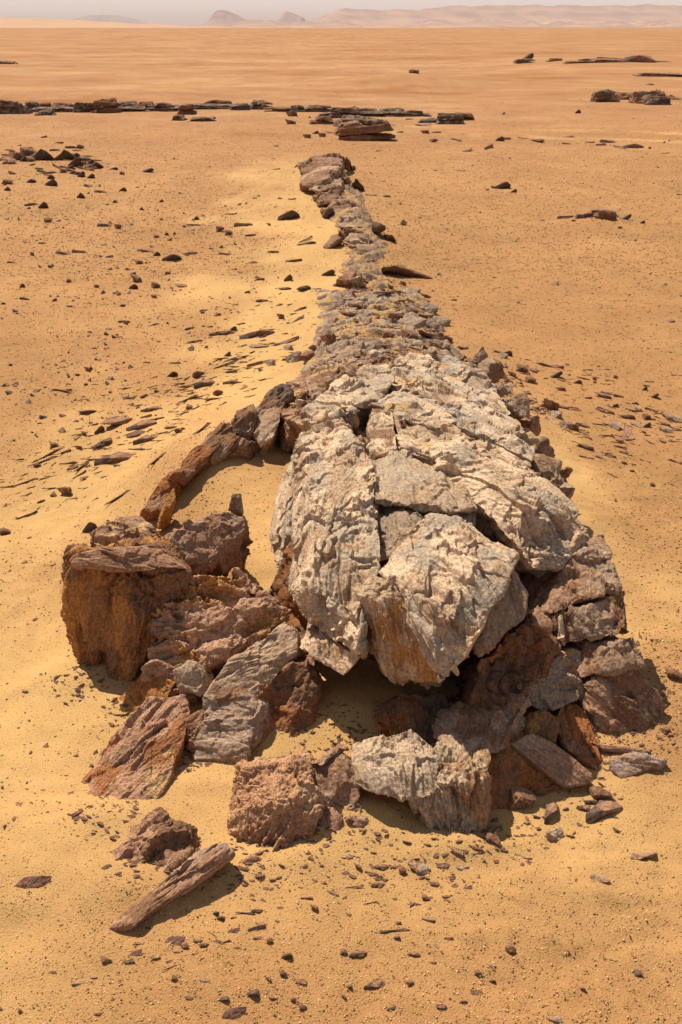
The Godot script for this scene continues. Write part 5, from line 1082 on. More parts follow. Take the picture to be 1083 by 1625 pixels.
		[1.57, -5.257, 0.0462, 0.06, 2, 2, 4], [1.55, -5.378, 0.0335, -0.18, 2, 2, 4], [1.58, -5.453, 0.043, -0.32, 0, 0, 4], [1.61, -5.521, 0.0597, -0.01, 1, 1, 4], [1.78, -5.64, 0.072, -0.60, 1, 1, 4], [1.64, -5.269, 0.0465, -0.32, 1, 2, 4],
		[1.05, -4.442, 0.103, -0.08, 3, 1, 4], [1.03, -4.326, 0.08, -0.22, 1, 1, 4], [1.1, -4.352, 0.0509, -0.75, 3, 2, 4], [1.15, -4.384, 0.0609, -0.40, 3, 0, 4], [1.23, -4.589, 0.1, -1.18, 3, 1, 4], [1.22, -4.448, 0.0604, -0.20, 3, 1, 4],
		[1.24, -4.411, 0.0386, -0.62, 0, 2, 4], [1.19, -4.306, 0.028, 0.04, 2, 1, 4], [1.16, -4.253, 0.0199, -0.08, 0, 1, 4], [1.23, -4.305, 0.0283, -0.46, 0, 0, 4], [1.2, -4.211, 0.0238, 0.23, 2, 1, 4], [1.29, -4.359, 0.0774, -1.03, 1, 1, 4],
		[1.42, -4.356, 0.0874, -0.86, 1, 1, 4], [1.1, -4.133, 0.0553, -0.68, 1, 2, 4], [1.25, -4.077, 0.0235, -0.32, 2, 0, 4], [1.34, -4.094, 0.0343, -1.14, 0, 0, 4], [-0.65, -1.805, 0.0867, -0.00, 3, 3, 5], [-0.388, -1.695, 0.0208, 0.03, 0, 0, 5],
		[-0.332, -1.661, 0.0478, -0.00, 3, 3, 5], [-0.327, -1.638, 0.0169, -0.00, 0, 1, 5], [-0.311, -1.651, 0.017, -0.10, 2, 0, 5], [-0.273, -1.656, 0.0238, -0.00, 0, 0, 5], [-0.287, -1.666, 0.0239, -0.00, 0, 0, 5], [-0.233, -1.663, 0.0332, 0.49, 1, 0, 5],
		[-0.248, -1.666, 0.0205, 0.04, 0, 3, 5], [-0.208, -1.654, 0.0204, 0.20, 0, 3, 5], [-0.173, -1.709, 0.0486, 0.45, 3, 0, 5], [-0.218, -1.698, 0.0297, 0.17, 3, 3, 5], [-0.263, -1.688, 0.0278, -0.64, 1, 0, 5], [-0.2, -1.75, 0.0495, -0.02, 1, 0, 5],
		[-0.175, -1.76, 0.0284, -0.02, 0, 0, 5], [-0.259, -1.75, 0.0141, -0.37, 2, 2, 5], [-0.248, -1.737, 0.0211, -0.29, 2, 2, 5], [-0.221, -1.737, 0.0176, 0.23, 0, 0, 5], [-0.126, -1.775, 0.0214, -0.03, 0, 3, 5], [-0.0724, -1.795, 0.0324, 0.02, 3, 0, 5],
		[-0.0567, -1.765, 0.0213, -0.11, 2, 1, 5], [-0.0148, -1.818, 0.0282, -0.19, 3, 1, 5], [-0.0364, -1.847, 0.0184, -0.00, 0, 2, 5], [-0.131, -1.732, 0.015, -0.29, 0, 3, 5], [-0.13, -1.696, 0.0149, -0.75, 0, 1, 5], [-0.168, -1.68, 0.0241, -0.00, 0, 0, 5],
		[-0.143, -1.669, 0.0151, -0.11, 2, 0, 5], [-0.405, -1.654, 0.0235, 0.21, 1, 1, 5], [-0.459, -1.614, 0.0263, 0.13, 2, 3, 5], [-0.404, -1.628, 0.0303, 0.35, 3, 3, 5], [-0.365, -1.621, 0.0233, 0.23, 0, 1, 5], [-0.413, -1.609, 0.0301, 0.04, 0, 2, 5],
		[-0.335, -1.612, 0.0199, 0.24, 0, 2, 5], [-0.334, -1.595, 0.0367, 0.30, 1, 2, 5], [-0.32, -1.569, 0.0133, -0.23, 2, 0, 5], [-0.263, -1.566, 0.0229, -0.00, 0, 4, 5], [-0.141, -1.571, 0.0171, -0.28, 2, 1, 5], [-0.111, -1.585, 0.0185, 0.05, 2, 3, 5],
		[-0.0771, -1.567, 0.0315, -0.00, 3, 1, 5], [-0.107, -1.63, 0.0271, -0.07, 2, 2, 5], [-0.22, -1.526, 0.0225, -0.01, 2, 2, 5], [-0.167, -1.541, 0.0292, -0.27, 2, 2, 5], [-0.128, -1.535, 0.0226, -0.00, 0, 1, 5], [-0.09, -1.526, 0.0129, 0.05, 2, 0, 5],
		[-0.0719, -1.516, 0.0192, 0.13, 2, 3, 5], [-0.287, -1.528, 0.0205, -0.23, 0, 3, 5], [-0.122, -1.498, 0.0115, -0.44, 2, 3, 5], [-0.557, -1.585, 0.0211, -0.00, 0, 2, 5], [-0.502, -1.563, 0.0416, 0.25, 1, 4, 5], [-0.477, -1.575, 0.0184, 0.01, 0, 1, 5],
		[-0.43, -1.523, 0.0112, 0.47, 0, 1, 5], [-0.6, -1.503, 0.0115, 0.09, 2, 3, 5], [-0.637, -1.507, 0.0115, -0.19, 2, 3, 5], [-0.453, -1.494, 0.019, -0.00, 0, 0, 5], [-0.199, -1.496, 0.0538, 0.08, 3, 3, 5], [0.172, -1.896, 0.0613, -0.27, 3, 4, 6],
		[0.0672, -1.883, 0.0386, -0.28, 3, 0, 6], [0.0888, -1.905, 0.0453, -0.00, 0, 0, 6], [0.0363, -1.899, 0.0226, -0.30, 2, 1, 6], [0.119, -1.904, 0.0264, 0.03, 0, 0, 6], [0.135, -1.888, 0.0188, -0.03, 2, 0, 6], [0.0304, -1.839, 0.0482, 0.09, 1, 2, 6],
		[0.0802, -1.851, 0.037, -0.00, 0, 0, 6], [0.0928, -1.87, 0.0264, -0.19, 0, 0, 6], [0.0616, -1.793, 0.0367, 0.15, 1, 0, 6], [0.272, -1.835, 0.0257, -0.00, 3, 3, 6], [0.182, -1.806, 0.0233, -0.29, 2, 3, 6], [0.207, -1.857, 0.0371, -0.00, 0, 3, 6],
		[0.181, -1.737, 0.0354, -0.15, 3, 1, 6], [0.116, -1.73, 0.0212, 0.46, 2, 2, 6], [0.0897, -1.735, 0.0303, 0.33, 1, 5, 6], [0.107, -1.705, 0.0747, 0.01, 1, 0, 6], [0.114, -1.688, 0.0157, -0.12, 2, 2, 6], [0.218, -1.686, 0.0243, -0.02, 3, 0, 6],
		[0.192, -1.664, 0.0199, -0.89, 0, 1, 6], [0.145, -1.646, 0.028, -0.00, 3, 2, 6], [0.339, -1.657, 0.024, -0.07, 2, 0, 6], [0.00506, -1.646, 0.015, -0.20, 2, 0, 6], [0.0344, -1.644, 0.0447, 0.12, 0, 0, 6], [0.181, -1.623, 0.0169, 0.08, 0, 0, 6],
		[0.268, -1.602, 0.0148, -0.24, 2, 0, 6], [0.299, -1.618, 0.0168, -0.00, 0, 1, 6], [0.295, -1.59, 0.018, -0.31, 2, 2, 6], [0.0654, -1.567, 0.0504, 0.38, 3, 2, 6], [0.133, -1.572, 0.0159, 0.35, 2, 0, 6], [0.261, -1.558, 0.0295, 0.02, 0, 3, 6],
		[0.232, -1.525, 0.0194, -0.00, 3, 3, 6], [0.189, -1.516, 0.0258, -0.00, 0, 3, 6], [0.0951, -1.514, 0.0233, 0.22, 0, 0, 6], [0.0164, -1.56, 0.0138, -0.04, 2, 2, 6], [0.00423, -1.537, 0.0138, -0.14, 2, 1, 6], [0.387, -1.527, 0.0178, 0.29, 0, 0, 6],
		[0.399, -1.496, 0.0346, -0.13, 3, 4, 6], [0.464, -1.56, 0.0128, 0.23, 2, 1, 6], [0.581, -1.6, 0.0167, 0.44, 2, 2, 6], [0.676, -1.931, 0.0777, 0.46, 0, 1, 6], [0.561, -1.849, 0.0472, -0.12, 0, 1, 6], [0.498, -1.888, 0.0225, -0.00, 0, 2, 6],
		[0.457, -1.81, 0.0219, -0.00, 1, 0, 6], [0.415, -1.936, 0.0306, -0.00, 0, 1, 6], [0.258, -1.938, 0.0511, -0.35, 3, 1, 6], [0.233, -1.936, 0.0231, 0.52, 0, 3, 6], [0.297, -1.955, 0.0333, -0.52, 0, 0, 6], [0.269, -1.904, 0.034, -0.04, 0, 4, 6],
		[0.304, -1.939, 0.0355, 0.16, 1, 0, 6], [0.351, -1.985, 0.048, -0.48, 2, 3, 6], [0.36, -2.042, 0.0421, 0.44, 0, 1, 6], [0.226, -1.909, 0.0378, 0.01, 0, 3, 6], [0.0191, -1.931, 0.019, -0.65, 0, 4, 6], [0.621, -2.097, 0.116, 0.55, 3, 2, 7],
		[0.581, -2.111, 0.0394, -0.16, 3, 2, 7], [0.604, -2.131, 0.0462, -0.00, 0, 0, 7], [0.629, -2.159, 0.0567, 0.11, 2, 3, 7], [0.673, -2.142, 0.0174, -0.04, 0, 0, 7], [0.644, -2.071, 0.0222, -0.29, 0, 2, 7], [0.495, -2.091, 0.0965, 1.10, 3, 2, 7],
		[0.489, -2.01, 0.0567, -0.02, 2, 5, 7], [0.529, -2.013, 0.0257, -0.49, 0, 0, 7], [0.43, -2.123, 0.0723, -0.12, 2, 0, 7], [0.95, -2.66, 0.0621, -0.36, 2, 3, 7], [0.846, -2.386, 0.0252, 0.33, 2, 0, 7], [3.42, -24.55, 0.1, 0.22, 2, 2, 8],
		[5.06, -24.9, 0.149, -0.37, 2, 2, 8], [2.69, -19.03, 0.267, -0.00, 3, 0, 8], [3.01, -19.17, 0.266, -0.94, 1, 2, 8], [3.15, -18.7, 0.687, -1.34, 1, 0, 8], [3.84, -19.43, 0.24, -0.37, 0, 2, 8], [3.57, -18.24, 0.163, -0.26, 3, 2, 8],
		[3.98, -18.45, 0.231, 0.37, 1, 2, 8], [4.06, -18.01, 0.221, 0.19, 3, 0, 8], [4.3, -18.53, 0.299, -0.28, 3, 2, 8], [4.27, -17.64, 0.456, -1.28, 1, 2, 8], [4.49, -17.73, 0.352, -0.00, 3, 2, 8], [4.7, -17.52, 0.0579, -0.41, 2, 0, 8],
		[4.76, -16.85, 0.168, 0.23, 1, 2, 8], [5.18, -18.49, 0.0549, 0.16, 2, 2, 8], [5.32, -18.72, 0.0463, -0.29, 2, 2, 8], [9.96, -38.12, 0.462, -0.00, 0, 2, 8], [5.86, -23.31, 0.0458, -0.40, 2, 2, 8], [1.86, -13.08, 0.22, -0.13, 2, 2, 8],
		[1.93, -12.68, 0.0853, 0.19, 2, 2, 8], [1.76, -13.08, 0.0658, 0.37, 2, 0, 8], [2.3, -13.03, 0.0328, 0.06, 2, 2, 8], [3.73, -12.49, 0.0693, -0.00, 3, 0, 8], [2.7, -10.65, 0.108, 0.47, 2, 2, 8], [2.82, -10.49, 0.0571, -0.01, 2, 2, 8],
		[2.17, -10.88, 0.268, 0.60, 3, 0, 8], [2.19, -10.56, 0.0538, -0.00, 0, 0, 8], [1.93, -10.75, 0.113, -1.37, 0, 2, 8], [9.81, -54.34, 0.839, -0.79, 3, 0, 8], [10.7, -51.81, 0.75, -0.00, 3, 2, 8], [11.6, -51.08, 1.53, -0.46, 3, 0, 8],
		[12.7, -50.46, 1.53, -0.45, 3, 2, 8], [11, -42.81, 0.311, -0.00, 0, 0, 8], [8.51, -54.95, 0.909, 0.44, 2, 2, 8], [-1.41, -25.21, 0.19, -0.23, 2, 0, 9], [-1.02, -24.05, 0.26, 0.46, 2, 1, 9], [-0.58, -19.43, 0.192, -0.33, 2, 1, 9],
		[-0.448, -20.13, 0.153, 0.28, 2, 2, 9], [-0.328, -19.6, 0.17, -0.16, 2, 1, 9], [-0.186, -20.3, 0.218, 0.43, 0, 1, 9], [-0.969, -22.16, 0.237, 0.29, 2, 1, 9], [-0.639, -23.56, 0.0763, -0.34, 2, 1, 9], [0.982, -21.82, 0.165, -0.00, 0, 5, 9],
		[0.573, -17.22, 0.155, 0.52, 0, 4, 9], [1.04, -20.34, 0.155, -0.00, 0, 0, 9], [1.53, -21.69, 0.424, -0.75, 0, 4, 9], [1.46, -20.15, 0.157, 0.16, 2, 1, 9], [1.67, -20.26, 0.198, -0.00, 0, 0, 9], [1.5, -18.68, 0.153, 0.14, 2, 0, 9],
		[1.88, -18.9, 0.552, -1.36, 1, 0, 9], [1.89, -17.24, 0.287, 1.25, 0, 1, 9], [2.25, -17.63, 0.469, 1.13, 3, 0, 9], [2.59, -18.8, 0.169, -0.18, 2, 2, 9], [1.22, -14.72, 0.0648, -0.00, 0, 0, 9], [1.56, -14.72, 0.146, -0.00, 0, 1, 9],
		[0.321, -12.05, 0.161, 0.70, 0, 1, 9], [0.489, -12.07, 0.153, 0.75, 0, 0, 9], [-0.402, -12.39, 0.123, 0.50, 3, 2, 9], [-0.51, -11.77, 0.106, 0.56, 0, 1, 9], [-0.832, -14.69, 0.166, -0.19, 0, 2, 9], [-0.582, -15.04, 0.434, 1.28, 1, 2, 9],
		[-1.03, -17.98, 0.263, -0.88, 0, 2, 9], [1.38, -23.27, 0.201, -0.00, 0, 0, 9], [0.104, -7.151, 0.14, -0.94, 1, 1, 10], [0.298, -7.012, 0.477, 0.96, 1, 0, 10], [0.0915, -6.674, 0.124, -0.26, 3, 4, 10], [0.0501, -6.41, 0.127, -0.31, 3, 4, 10],
		[0.218, -6.106, 0.0452, 0.25, 2, 3, 10], [0.314, -6.28, 0.189, 0.97, 3, 1, 10], [0.312, -6.169, 0.188, 1.11, 3, 4, 10], [0.222, -5.741, 0.0593, 0.77, 0, 4, 10], [0.413, -5.988, 0.159, -0.06, 2, 4, 10], [0.474, -6.037, 0.0641, -0.44, 2, 1, 10],
		[0.523, -6.16, 0.0872, 0.27, 2, 4, 10], [0.34, -5.384, 0.0931, 0.39, 2, 0, 10], [0.456, -5.562, 0.278, 1.10, 3, 1, 10], [0.231, -5.263, 0.077, -0.33, 2, 0, 10], [0.559, -6.768, 0.119, 0.06, 2, 4, 10], [0.501, -6.468, 0.161, 0.96, 3, 1, 10],
		[0.438, -6.533, 0.0564, 0.48, 2, 0, 10], [0.603, -6.516, 0.151, 0.18, 2, 4, 10], [0.53, -5.454, 0.0681, 0.00, 2, 1, 10], [0.67, -5.865, 0.0801, 0.50, 3, 4, 10], [0.322, -4.665, 0.0648, 0.33, 3, 4, 10], [0.383, -4.873, 0.105, 1.37, 3, 1, 10],
		[0.461, -5.266, 0.0753, -0.01, 2, 1, 10], [-0.0893, -5.374, 0.086, -0.08, 2, 4, 10], [-0.286, -5.796, 0.0701, -0.11, 2, 4, 10], [-0.238, -5.512, 0.101, 0.45, 2, 4, 10], [-0.169, -5.451, 0.0781, 0.30, 2, 0, 10], [-0.146, -5.548, 0.0591, -0.40, 2, 1, 10],
		[0.0482, -5.471, 0.0816, -0.74, 3, 4, 10], [0.069, -5.318, 0.0669, -1.16, 3, 0, 10], [-0.0633, -5.509, 0.0983, -0.15, 2, 1, 10], [-0.0029, -5.126, 0.129, 0.47, 2, 4, 10], [0.096, -4.992, 0.134, -1.41, 3, 4, 10], [-0.322, -5.98, 0.154, 0.42, 1, 4, 10],
		[-0.396, -6.015, 0.0667, 0.59, 3, 1, 10], [0.335, -7.466, 0.049, -0.04, 2, 1, 10], [0.432, -7.643, 0.0502, 0.03, 2, 1, 10], [0.231, -7.484, 0.0322, -0.46, 0, 4, 10], [0.273, -7.159, 0.038, -0.07, 2, 1, 10], [0.135, -6.008, 0.0349, 0.26, 2, 1, 10],
		[0.086, -6.018, 0.028, 0.34, 2, 1, 10], [0.266, -5.015, 0.0568, -1.51, 0, 0, 10], [0.0225, -6.869, 0.0324, -0.20, 2, 1, 10], [0.293, -6.692, 0.0292, -0.49, 0, 1, 10], [0.317, -6.492, 0.0332, 0.34, 3, 1, 10], [0.262, -6.438, 0.0235, 0.49, 0, 0, 10],
		[0.516, -7.452, 0.07, 0.03, 2, 4, 10], [0.559, -7.29, 0.0524, 0.32, 2, 1, 10], [0.56, -7.12, 0.0675, 0.77, 3, 1, 10], [-0.362, -5.497, 0.0587, 0.09, 2, 4, 10], [0.491, -5.682, 0.1, 1.18, 3, 4, 10], [0.555, -6.004, 0.115, 1.28, 3, 4, 10],
		[0.0539, -5.449, 0.0735, -0.86, 3, 4, 10], [0.452, -5.617, 0.0994, 1.07, 0, 1, 10], [0.0786, -4.749, 0.0795, 0.31, 2, 4, 10], [0.317, -5.472, 0.0475, 0.15, 0, 1, 10], [0.468, -5.425, 0.0928, 1.14, 3, 4, 10], [0.192, -4.567, 0.0431, 0.22, 3, 1, 10],
		[0.226, -5.241, 0.0422, 0.48, 0, 4, 10], [0.347, -5.541, 0.0875, 1.11, 0, 0, 10], [0.00794, -4.825, 0.0918, -1.40, 3, 1, 10], [-0.0311, -5.888, 0.0662, -1.35, 3, 4, 10], [0.623, -6.532, 0.0893, 0.89, 0, 0, 10], [0.469, -5.356, 0.101, 0.50, 2, 4, 10],
		[0.304, -5.409, 0.0306, 0.66, 3, 1, 10], [0.327, -4.64, 0.0291, 0.55, 0, 4, 10], [0.0521, -5.232, 0.0319, -0.06, 2, 4, 10], [0.403, -4.72, 0.0533, -0.30, 2, 4, 10], [0.482, -5.195, 0.0681, 1.16, 0, 1, 10], [0.0766, -5.387, 0.0197, -0.42, 0, 1, 10],
		[0.326, -5.189, 0.0756, 1.00, 0, 4, 10], [0.0291, -5.945, 0.0615, -1.30, 3, 1, 10], [0.0657, -5.255, 0.0843, -1.06, 3, 4, 10], [0.168, -4.551, 0.0195, 0.06, 0, 4, 10], [-0.0132, -5.234, 0.0619, -1.28, 3, 4, 10], [0.272, -4.572, 0.0236, -0.83, 0, 1, 10],
		[0.472, -5.344, 0.0963, 1.12, 3, 1, 10], [0.0586, -6.016, 0.0369, -0.56, 0, 4, 10], [0.309, -5.478, 0.0957, 0.94, 0, 1, 10], [-0.0498, -6.147, 0.0593, -1.33, 3, 0, 10], [0.356, -5.611, 0.0865, 0.02, 2, 4, 10], [-0.0127, -5.915, 0.0533, -1.13, 3, 4, 10],
		[0.231, -5.475, 0.0342, 0.30, 3, 1, 10], [0.426, -6.095, 0.0571, 1.25, 0, 4, 10], [0.137, -4.635, 0.0582, -0.24, 2, 4, 10], [0.15, -5.072, 0.0522, -0.49, 0, 1, 10], [0.0345, -5.435, 0.0182, 0.12, 0, 1, 10], [0.425, -5.261, 0.108, 1.14, 3, 1, 10],
		[0.511, -5.424, 0.101, 0.13, 2, 4, 10], [0.294, -5.45, 0.02, 0.42, 2, 4, 10], [-0.0441, -5.337, 0.0936, -1.17, 3, 1, 10], [0.119, -5.254, 0.0219, 0.54, 0, 1, 10], [0.545, -5.787, 0.0561, 1.29, 3, 4, 10], [0.148, -5.946, 0.0475, -0.43, 0, 1, 10],
		[0.445, -6.01, 0.0474, 1.26, 0, 1, 10], [0.0703, -5.151, 0.0552, -0.92, 3, 1, 10], [0.13, -5.008, 0.076, -1.47, 0, 1, 10], [0.09, -5.534, 0.0526, -0.82, 0, 1, 10], [0.234, -4.603, 0.0334, -0.55, 3, 1, 10], [0.484, -5.553, 0.118, 1.25, 3, 4, 10],
		[0.0167, -5.14, 0.0763, -1.12, 3, 1, 10], [0.406, -6.059, 0.115, 1.16, 0, 1, 10], [0.0976, -5.9, 0.0823, -1.21, 0, 1, 10], [0.276, -4.683, 0.0308, -0.04, 3, 1, 10], [0.513, -6.007, 0.0799, 1.32, 3, 4, 10], [0.248, -4.583, 0.0313, 0.58, 3, 1, 10],
		[-0.0113, -5.612, 0.0997, -1.04, 0, 4, 10], [0.347, -5.683, 0.0263, 0.33, 3, 4, 10], [0.433, -4.892, 0.0385, 1.44, 0, 1, 10], [0.228, -5.247, 0.0206, -0.46, 0, 1, 10], [0.319, -5.183, 0.0503, 0.78, 3, 1, 10], [-0.0229, -5.984, 0.124, -1.25, 0, 4, 10],
		[0.24, -5.286, 0.0561, 0.76, 3, 4, 10], [-0.0047, -5.36, 0.0457, -1.32, 0, 0, 10], [-0.0415, -5.862, 0.0953, -1.29, 3, 4, 10], [0.132, -4.783, 0.0704, -1.26, 0, 4, 10], [0.592, -6.009, 0.127, 1.21, 3, 4, 10], [0.251, -5.213, 0.0467, 0.66, 3, 4, 10],
		[0.323, -4.949, 0.103, 1.37, 0, 4, 10], [0.0416, -5.823, 0.121, -1.24, 3, 1, 10], [0.253, -6.912, 0.0291, 0.45, 3, 0, 10], [0.00453, -7.034, 0.0554, -1.13, 3, 0, 10], [0.047, -6.131, 0.0407, -1.32, 3, 4, 10], [-0.0142, -6.631, 0.0839, -1.00, 3, 1, 10],
		[0.0803, -6.497, 0.0522, -0.00, 2, 4, 10], [0.351, -6.718, 0.0592, 0.64, 3, 4, 10], [0.475, -7.39, 0.0483, 1.15, 3, 4, 10], [0.0545, -6.753, 0.0377, 0.06, 0, 1, 10], [0.139, -5.805, 0.0525, -1.16, 3, 1, 10], [0.00681, -6.845, 0.0301, -0.35, 0, 1, 10],
		[0.196, -5.861, 0.0343, 0.01, 3, 1, 10], [0.277, -6.62, 0.0544, 0.73, 3, 1, 10], [0.247, -7.003, 0.0425, 0.35, 2, 4, 10], [0.379, -6.84, 0.0673, 0.79, 3, 4, 10], [0.58, -7.393, 0.0494, -0.32, 0, 4, 10], [0.276, -7.115, 0.0717, 0.77, 0, 1, 10],
		[0.333, -6.484, 0.0649, 0.78, 0, 1, 10], [0.268, -6.48, 0.0407, -0.32, 3, 1, 10], [0.0648, -6.901, 0.0587, -1.01, 0, 1, 10], [0.197, -5.873, 0.0351, 0.28, 2, 4, 10], [-0.0379, -6.247, 0.0795, -0.46, 2, 4, 10], [0.373, -6.062, 0.045, 1.16, 0, 1, 10],
		[0.408, -6.92, 0.0507, 0.22, 2, 4, 10], [0.424, -6.286, 0.0624, 0.72, 3, 4, 10], [0.335, -6.576, 0.0426, -0.32, 3, 4, 10], [0.336, -6.227, 0.0314, 0.73, 0, 1, 10], [0.258, -5.96, 0.0441, 0.49, 3, 1, 10], [0.117, -6.008, 0.0356, -1.24, 0, 4, 10],
		[0.143, -6.75, 0.0285, -0.41, 0, 1, 10], [-0.0249, -6.948, 0.0218, -0.56, 3, 1, 10], [0.0931, -6.259, 0.0432, -0.85, 3, 4, 10], [0.0466, -6.487, 0.0201, 0.68, 0, 4, 10], [0.59, -7.312, 0.054, 0.80, 0, 0, 10], [0.3, -6.437, 0.0385, -0.35, 0, 1, 10],
		[0.37, -6.405, 0.0675, 0.99, 3, 0, 10], [0.146, -5.99, 0.0629, 0.29, 2, 4, 10], [0.416, -7.316, 0.0189, -0.07, 0, 1, 10], [0.528, -7.411, 0.0415, -0.37, 0, 4, 10], [0.557, -7.337, 0.0326, -0.04, 3, 4, 10], [0.49, -6.372, 0.0421, 1.24, 0, 4, 10]
	]
	var i := 0
	for e in data:
		rng.seed = 5000 + i
		i += 1
		var kind: String = "fscb"[e[4]]
		var tone: int = e[5]
		var o := MeshInstance3D.new()
		o.mesh = shard_kind(kind, tone)
		o.material_override = rock_mat
		o.name = numbered({"f": "stone_flake", "s": "stone_splinter", "c": "stone_chunk", "b": "stone_plate"}[kind])
		var y := surface(e[0], e[1])
		var ex := 0.04
		var nn := Vector3(surface(e[0] - ex, e[1]) - surface(e[0] + ex, e[1]), 2.0 * ex, surface(e[0], e[1] - ex) - surface(e[0], e[1] + ex)).normalized()
		var l: float = e[2]
		var tilt := Basis(Quaternion(Vector3.UP, nn)) * Basis(Vector3.UP, e[3]) * Basis(Vector3(1, 0, 0), rng.randf_range(-0.25, 0.25)) * Basis(Vector3(0, 0, 1), rng.randf_range(-0.1, 0.1))
		var thick := rng.randf_range(0.85, 1.3) * (1.0 if l < 0.12 else 0.8)
		o.basis = tilt * Basis.from_scale(Vector3(l, l * thick, l * rng.randf_range(0.8, 1.3)))
		var half: float = {"f": 0.08, "s": 0.06, "c": 0.3, "b": 0.13}[kind]
		o.position = Vector3(e[0], y + l * half * thick * 0.45, e[1])
		add_child(o)
		tag(o, "%s %s shard %s" % [SIZE_WORD[kind], TONE_WORD[tone], zones[e[6]][0]], "stone shard", zones[e[6]][1])

# ---------------------------------------------------------------- gravel
func pebble(seed_: int) -> ArrayMesh:
	rng.seed = seed_
	var v := PackedVector3Array()
	for p in [Vector3(1, 0, 0), Vector3(-1, 0, 0), Vector3(0, 0.6, 0), Vector3(0, -0.6, 0), Vector3(0, 0, 0.8), Vector3(0, 0, -0.8)]:
		v.append(p * rng.randf_range(0.75, 1.1) * 0.5 + Vector3(rng.randf_range(-0.1, 0.1), 0, rng.randf_range(-0.1, 0.1)))
	var t := PackedInt32Array([0, 2, 4, 4, 2, 1, 1, 2, 5, 5, 2, 0, 4, 3, 0, 1, 3, 4, 5, 3, 1, 0, 3, 5])
	var c := PackedColorArray()
	c.resize(v.size())
	c.fill(Color.WHITE)
	return mesh_from(v, t, c)

func scatter(called: String, label: String, count: int, mesh: Mesh, mat: Material, near: float, far: float, small: float, large: float, tones: Array, seed_: int, everywhere: bool) -> void:
	var mm := MultiMesh.new()
	mm.transform_format = MultiMesh.TRANSFORM_3D
	mm.use_colors = true
	mm.mesh = mesh
	var xf: Array[Transform3D] = []
	var cl: Array[Color] = []
	rng.seed = seed_
	var tries := 0
	while xf.size() < count and tries < count * 12:
		tries += 1
		var d := near * pow(far / near, rng.randf())
		var x := rng.randf_range(-1, 1) * (0.42 * d + 0.35)
		var z := -d
		if everywhere and x > 0.0 and d > 4.0 and rng.randf() > 0.15:
			continue
		if everywhere and rng.randf() > (0.12 + grit_amount(x, z)) * smoothstep(-0.25, 0.3, (noises[0] as FastNoiseLite).get_noise_3d(x * 0.9, 44.0, z * 0.9)) * 1.4:
			continue
		if not everywhere and rng.randf() > grit_amount(x, z) + 0.05:
			continue
		var s := small * pow(large / small, pow(rng.randf(), 2.2)) * clampf(d / 5.0, 1.0, 2.0 if not everywhere else 1.3)
		var b := Basis.from_euler(Vector3(rng.randf_range(-0.4, 0.4), rng.randf_range(0, TAU), rng.randf_range(-0.4, 0.4))) * Basis.from_scale(Vector3(s, s * rng.randf_range(0.6, 1.1), s))
		xf.append(Transform3D(b, Vector3(x, sand_height(x, z) + s * 0.08, z)))
		var c: Color = tones[rng.randi() % tones.size()]
		cl.append(c * rng.randf_range(0.75, 1.2))
	mm.instance_count = xf.size()
	for i in xf.size():
		mm.set_instance_transform(i, xf[i])
		mm.set_instance_color(i, cl[i])
	var o := MultiMeshInstance3D.new()
	o.name = numbered(called)
	o.multimesh = mm
	o.material_override = mat
	add_child(o)
	tag(o, label, "gravel")
	o.set_meta("kind", "stuff")

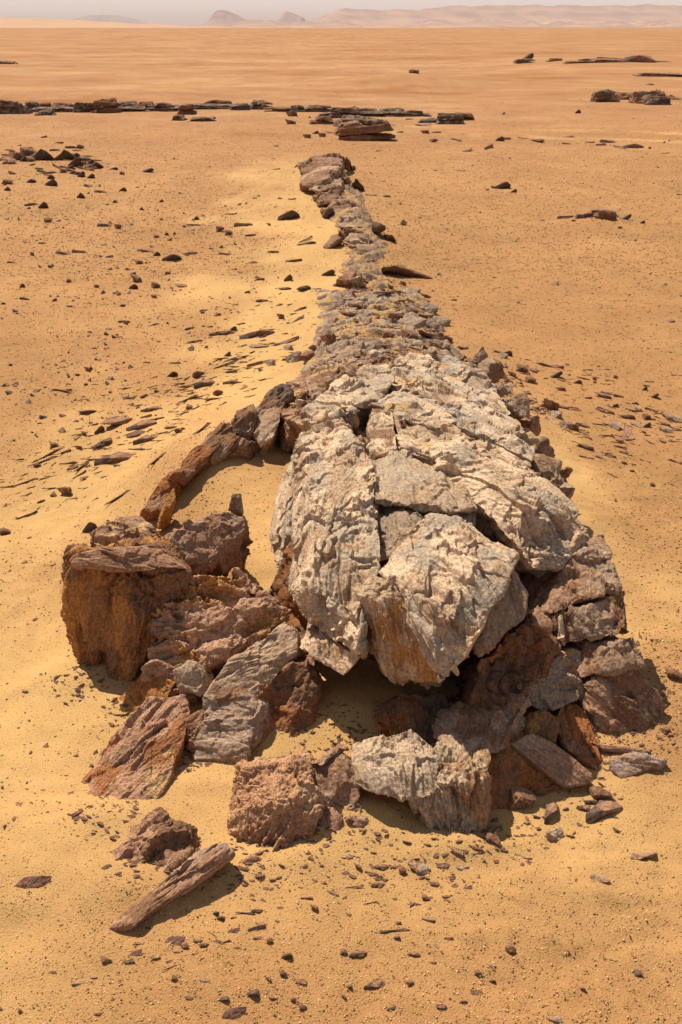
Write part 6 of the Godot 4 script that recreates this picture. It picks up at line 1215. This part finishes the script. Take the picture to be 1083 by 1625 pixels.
func build_gravel() -> void:
	var m := StandardMaterial3D.new()
	m.resource_name = "grit"
	m.vertex_color_use_as_albedo = true
	m.roughness = 0.9
	m.metallic_specular = 0.3
	scatter("coarse_grit", "coarse orange grit strewn over the desert sand", 150000, pebble(1), m, 1.2, 9.0, 0.002, 0.007, [Color(0.50, 0.26, 0.09), Color(0.40, 0.19, 0.07), Color(0.60, 0.36, 0.15), Color(0.24, 0.12, 0.06), Color(0.62, 0.45, 0.26)], 71, false)
	scatter("plain_gravel", "brown gravel spread over the plain", 170000, pebble(2), m, 2.3, 34.0, 0.0032, 0.011, [Color(0.27, 0.14, 0.065), Color(0.34, 0.17, 0.07), Color(0.30, 0.15, 0.07), Color(0.22, 0.13, 0.08), Color(0.40, 0.21, 0.09), Color(0.42, 0.22, 0.09), Color(0.60, 0.42, 0.24)], 72, false)
	scatter("far_gravel", "fine brown gravel over the distant plain", 80000, pebble(3), m, 8.0, 70.0, 0.0045, 0.011, [Color(0.30, 0.155, 0.075), Color(0.34, 0.17, 0.08), Color(0.26, 0.14, 0.075), Color(0.40, 0.22, 0.1), Color(0.55, 0.37, 0.2)], 81, false)
	scatter("stone_chips", "small dark stone chips around the shards on the sand", 5200, shard_kind("f", 0), m, 2.0, 24.0, 0.007, 0.03, [Color(0.9, 0.9, 0.9), Color(1.2, 1.1, 1.0), Color(1.5, 1.3, 1.2)], 73, true)
	scatter("dark_pebbles", "dark pebbles dotted over the gritty plain left of the trunk", 1300, shard_kind("c", 2), m, 4.5, 17.0, 0.012, 0.05, [Color(1, 1, 1), Color(1.3, 1.2, 1.1)], 79, true)
	heap("foot_chips", "small broken chips lying at the feet of the fallen blocks", [[-0.529, -2.034, 0.1], [-0.415, -1.867, 0.1], [-0.156, -1.914, 0.14], [-0.031, -1.979, 0.12], [0.226, -1.969, 0.14], [0.374, -2.001, 0.1], [0.548, -2.159, 0.12], [0.677, -2.329, 0.12], [-0.719, -2.585, 0.08], [-0.562, -2.488, 0.08], [-0.223, -1.878, 0.1], [0.109, -1.888, 0.16], [0.030, -2.300, 0.08], [0.747, -2.355, 0.1], [-0.384, -2.280, 0.06], [-0.035, -2.366, 0.1]], 1500, 0.006, 0.028, 74)
	heap("left_splinters", "thin dark splinters lying in lines on the sand slope left of the trunk", [[-1.134, -4.263, 0.3], [-0.956, -4.602, 0.3], [-0.788, -4.805, 0.3], [-1.201, -4.007, 0.25], [-0.653, -5.162, 0.3], [-0.523, -5.455, 0.3], [-0.414, -5.776, 0.3], [-1.056, -4.397, 0.3], [-0.918, -5.066, 0.35], [-0.421, -6.456, 0.35], [-0.377, -7.116, 0.4], [-0.784, -5.453, 0.35]], 420, 0.02, 0.10, 76, "s", 0.55)
	heap("right_splinters", "thin dark splinters strewn on the sand right of the trunk", [[1.200, -5.137, 0.25], [1.352, -4.871, 0.3], [1.187, -5.563, 0.25], [1.487, -4.713, 0.3], [1.170, -4.581, 0.2]], 170, 0.02, 0.09, 78, "s", -0.5)
	heap("back_flakes", "thin flakes strewn over the broken back of the trunk", [[0.228, -6.729, 0.3], [0.195, -5.693, 0.3], [0.211, -4.563, 0.34], [-0.004, -4.583, 0.3], [0.488, -5.216, 0.3], [0.253, -7.525, 0.25], [0.796, -5.377, 0.16], [0.861, -4.966, 0.16], [-0.172, -4.685, 0.2]], 1600, 0.012, 0.05, 75)

# chips strewn round given spots: x, z, reach
func heap(called: String, label: String, spots: Array, count: int, small: float, large: float, seed_: int, kind := "", lie := 0.0) -> void:
	var mm := MultiMesh.new()
	mm.transform_format = MultiMesh.TRANSFORM_3D
	mm.mesh = shard_kind(kind, 0) if kind != "" else (shard_kind("b", 1) if seed_ % 2 else shard_kind("f", 3))
	mm.instance_count = count
	rng.seed = seed_
	for i in count:
		var sp: Array = spots[i % spots.size()]
		var r: float = sp[2] * sqrt(rng.randf())
		var a := rng.randf() * TAU
		var x: float = sp[0] + cos(a) * r
		var z: float = sp[1] + sin(a) * r
		var s := small * pow(large / small, pow(rng.randf(), 1.8))
		var b := Basis.from_euler(Vector3(rng.randf_range(-0.5, 0.5), lie + rng.randf_range(-0.9, 0.9) * (0.7 if kind != "" else 1.0), rng.randf_range(-0.3, 0.3) * (0.3 if kind != "" else 1.0))) * Basis.from_scale(Vector3(s, s, s * rng.randf_range(0.7, 1.4)))
		mm.set_instance_transform(i, Transform3D(b, Vector3(x, surface(x, z) + s * 0.05, z)))
	var o := MultiMeshInstance3D.new()
	o.name = numbered(called)
	o.multimesh = mm
	o.material_override = rock_mat
	add_child(o)
	tag(o, label, "stone chips")
	o.set_meta("kind", "stuff")
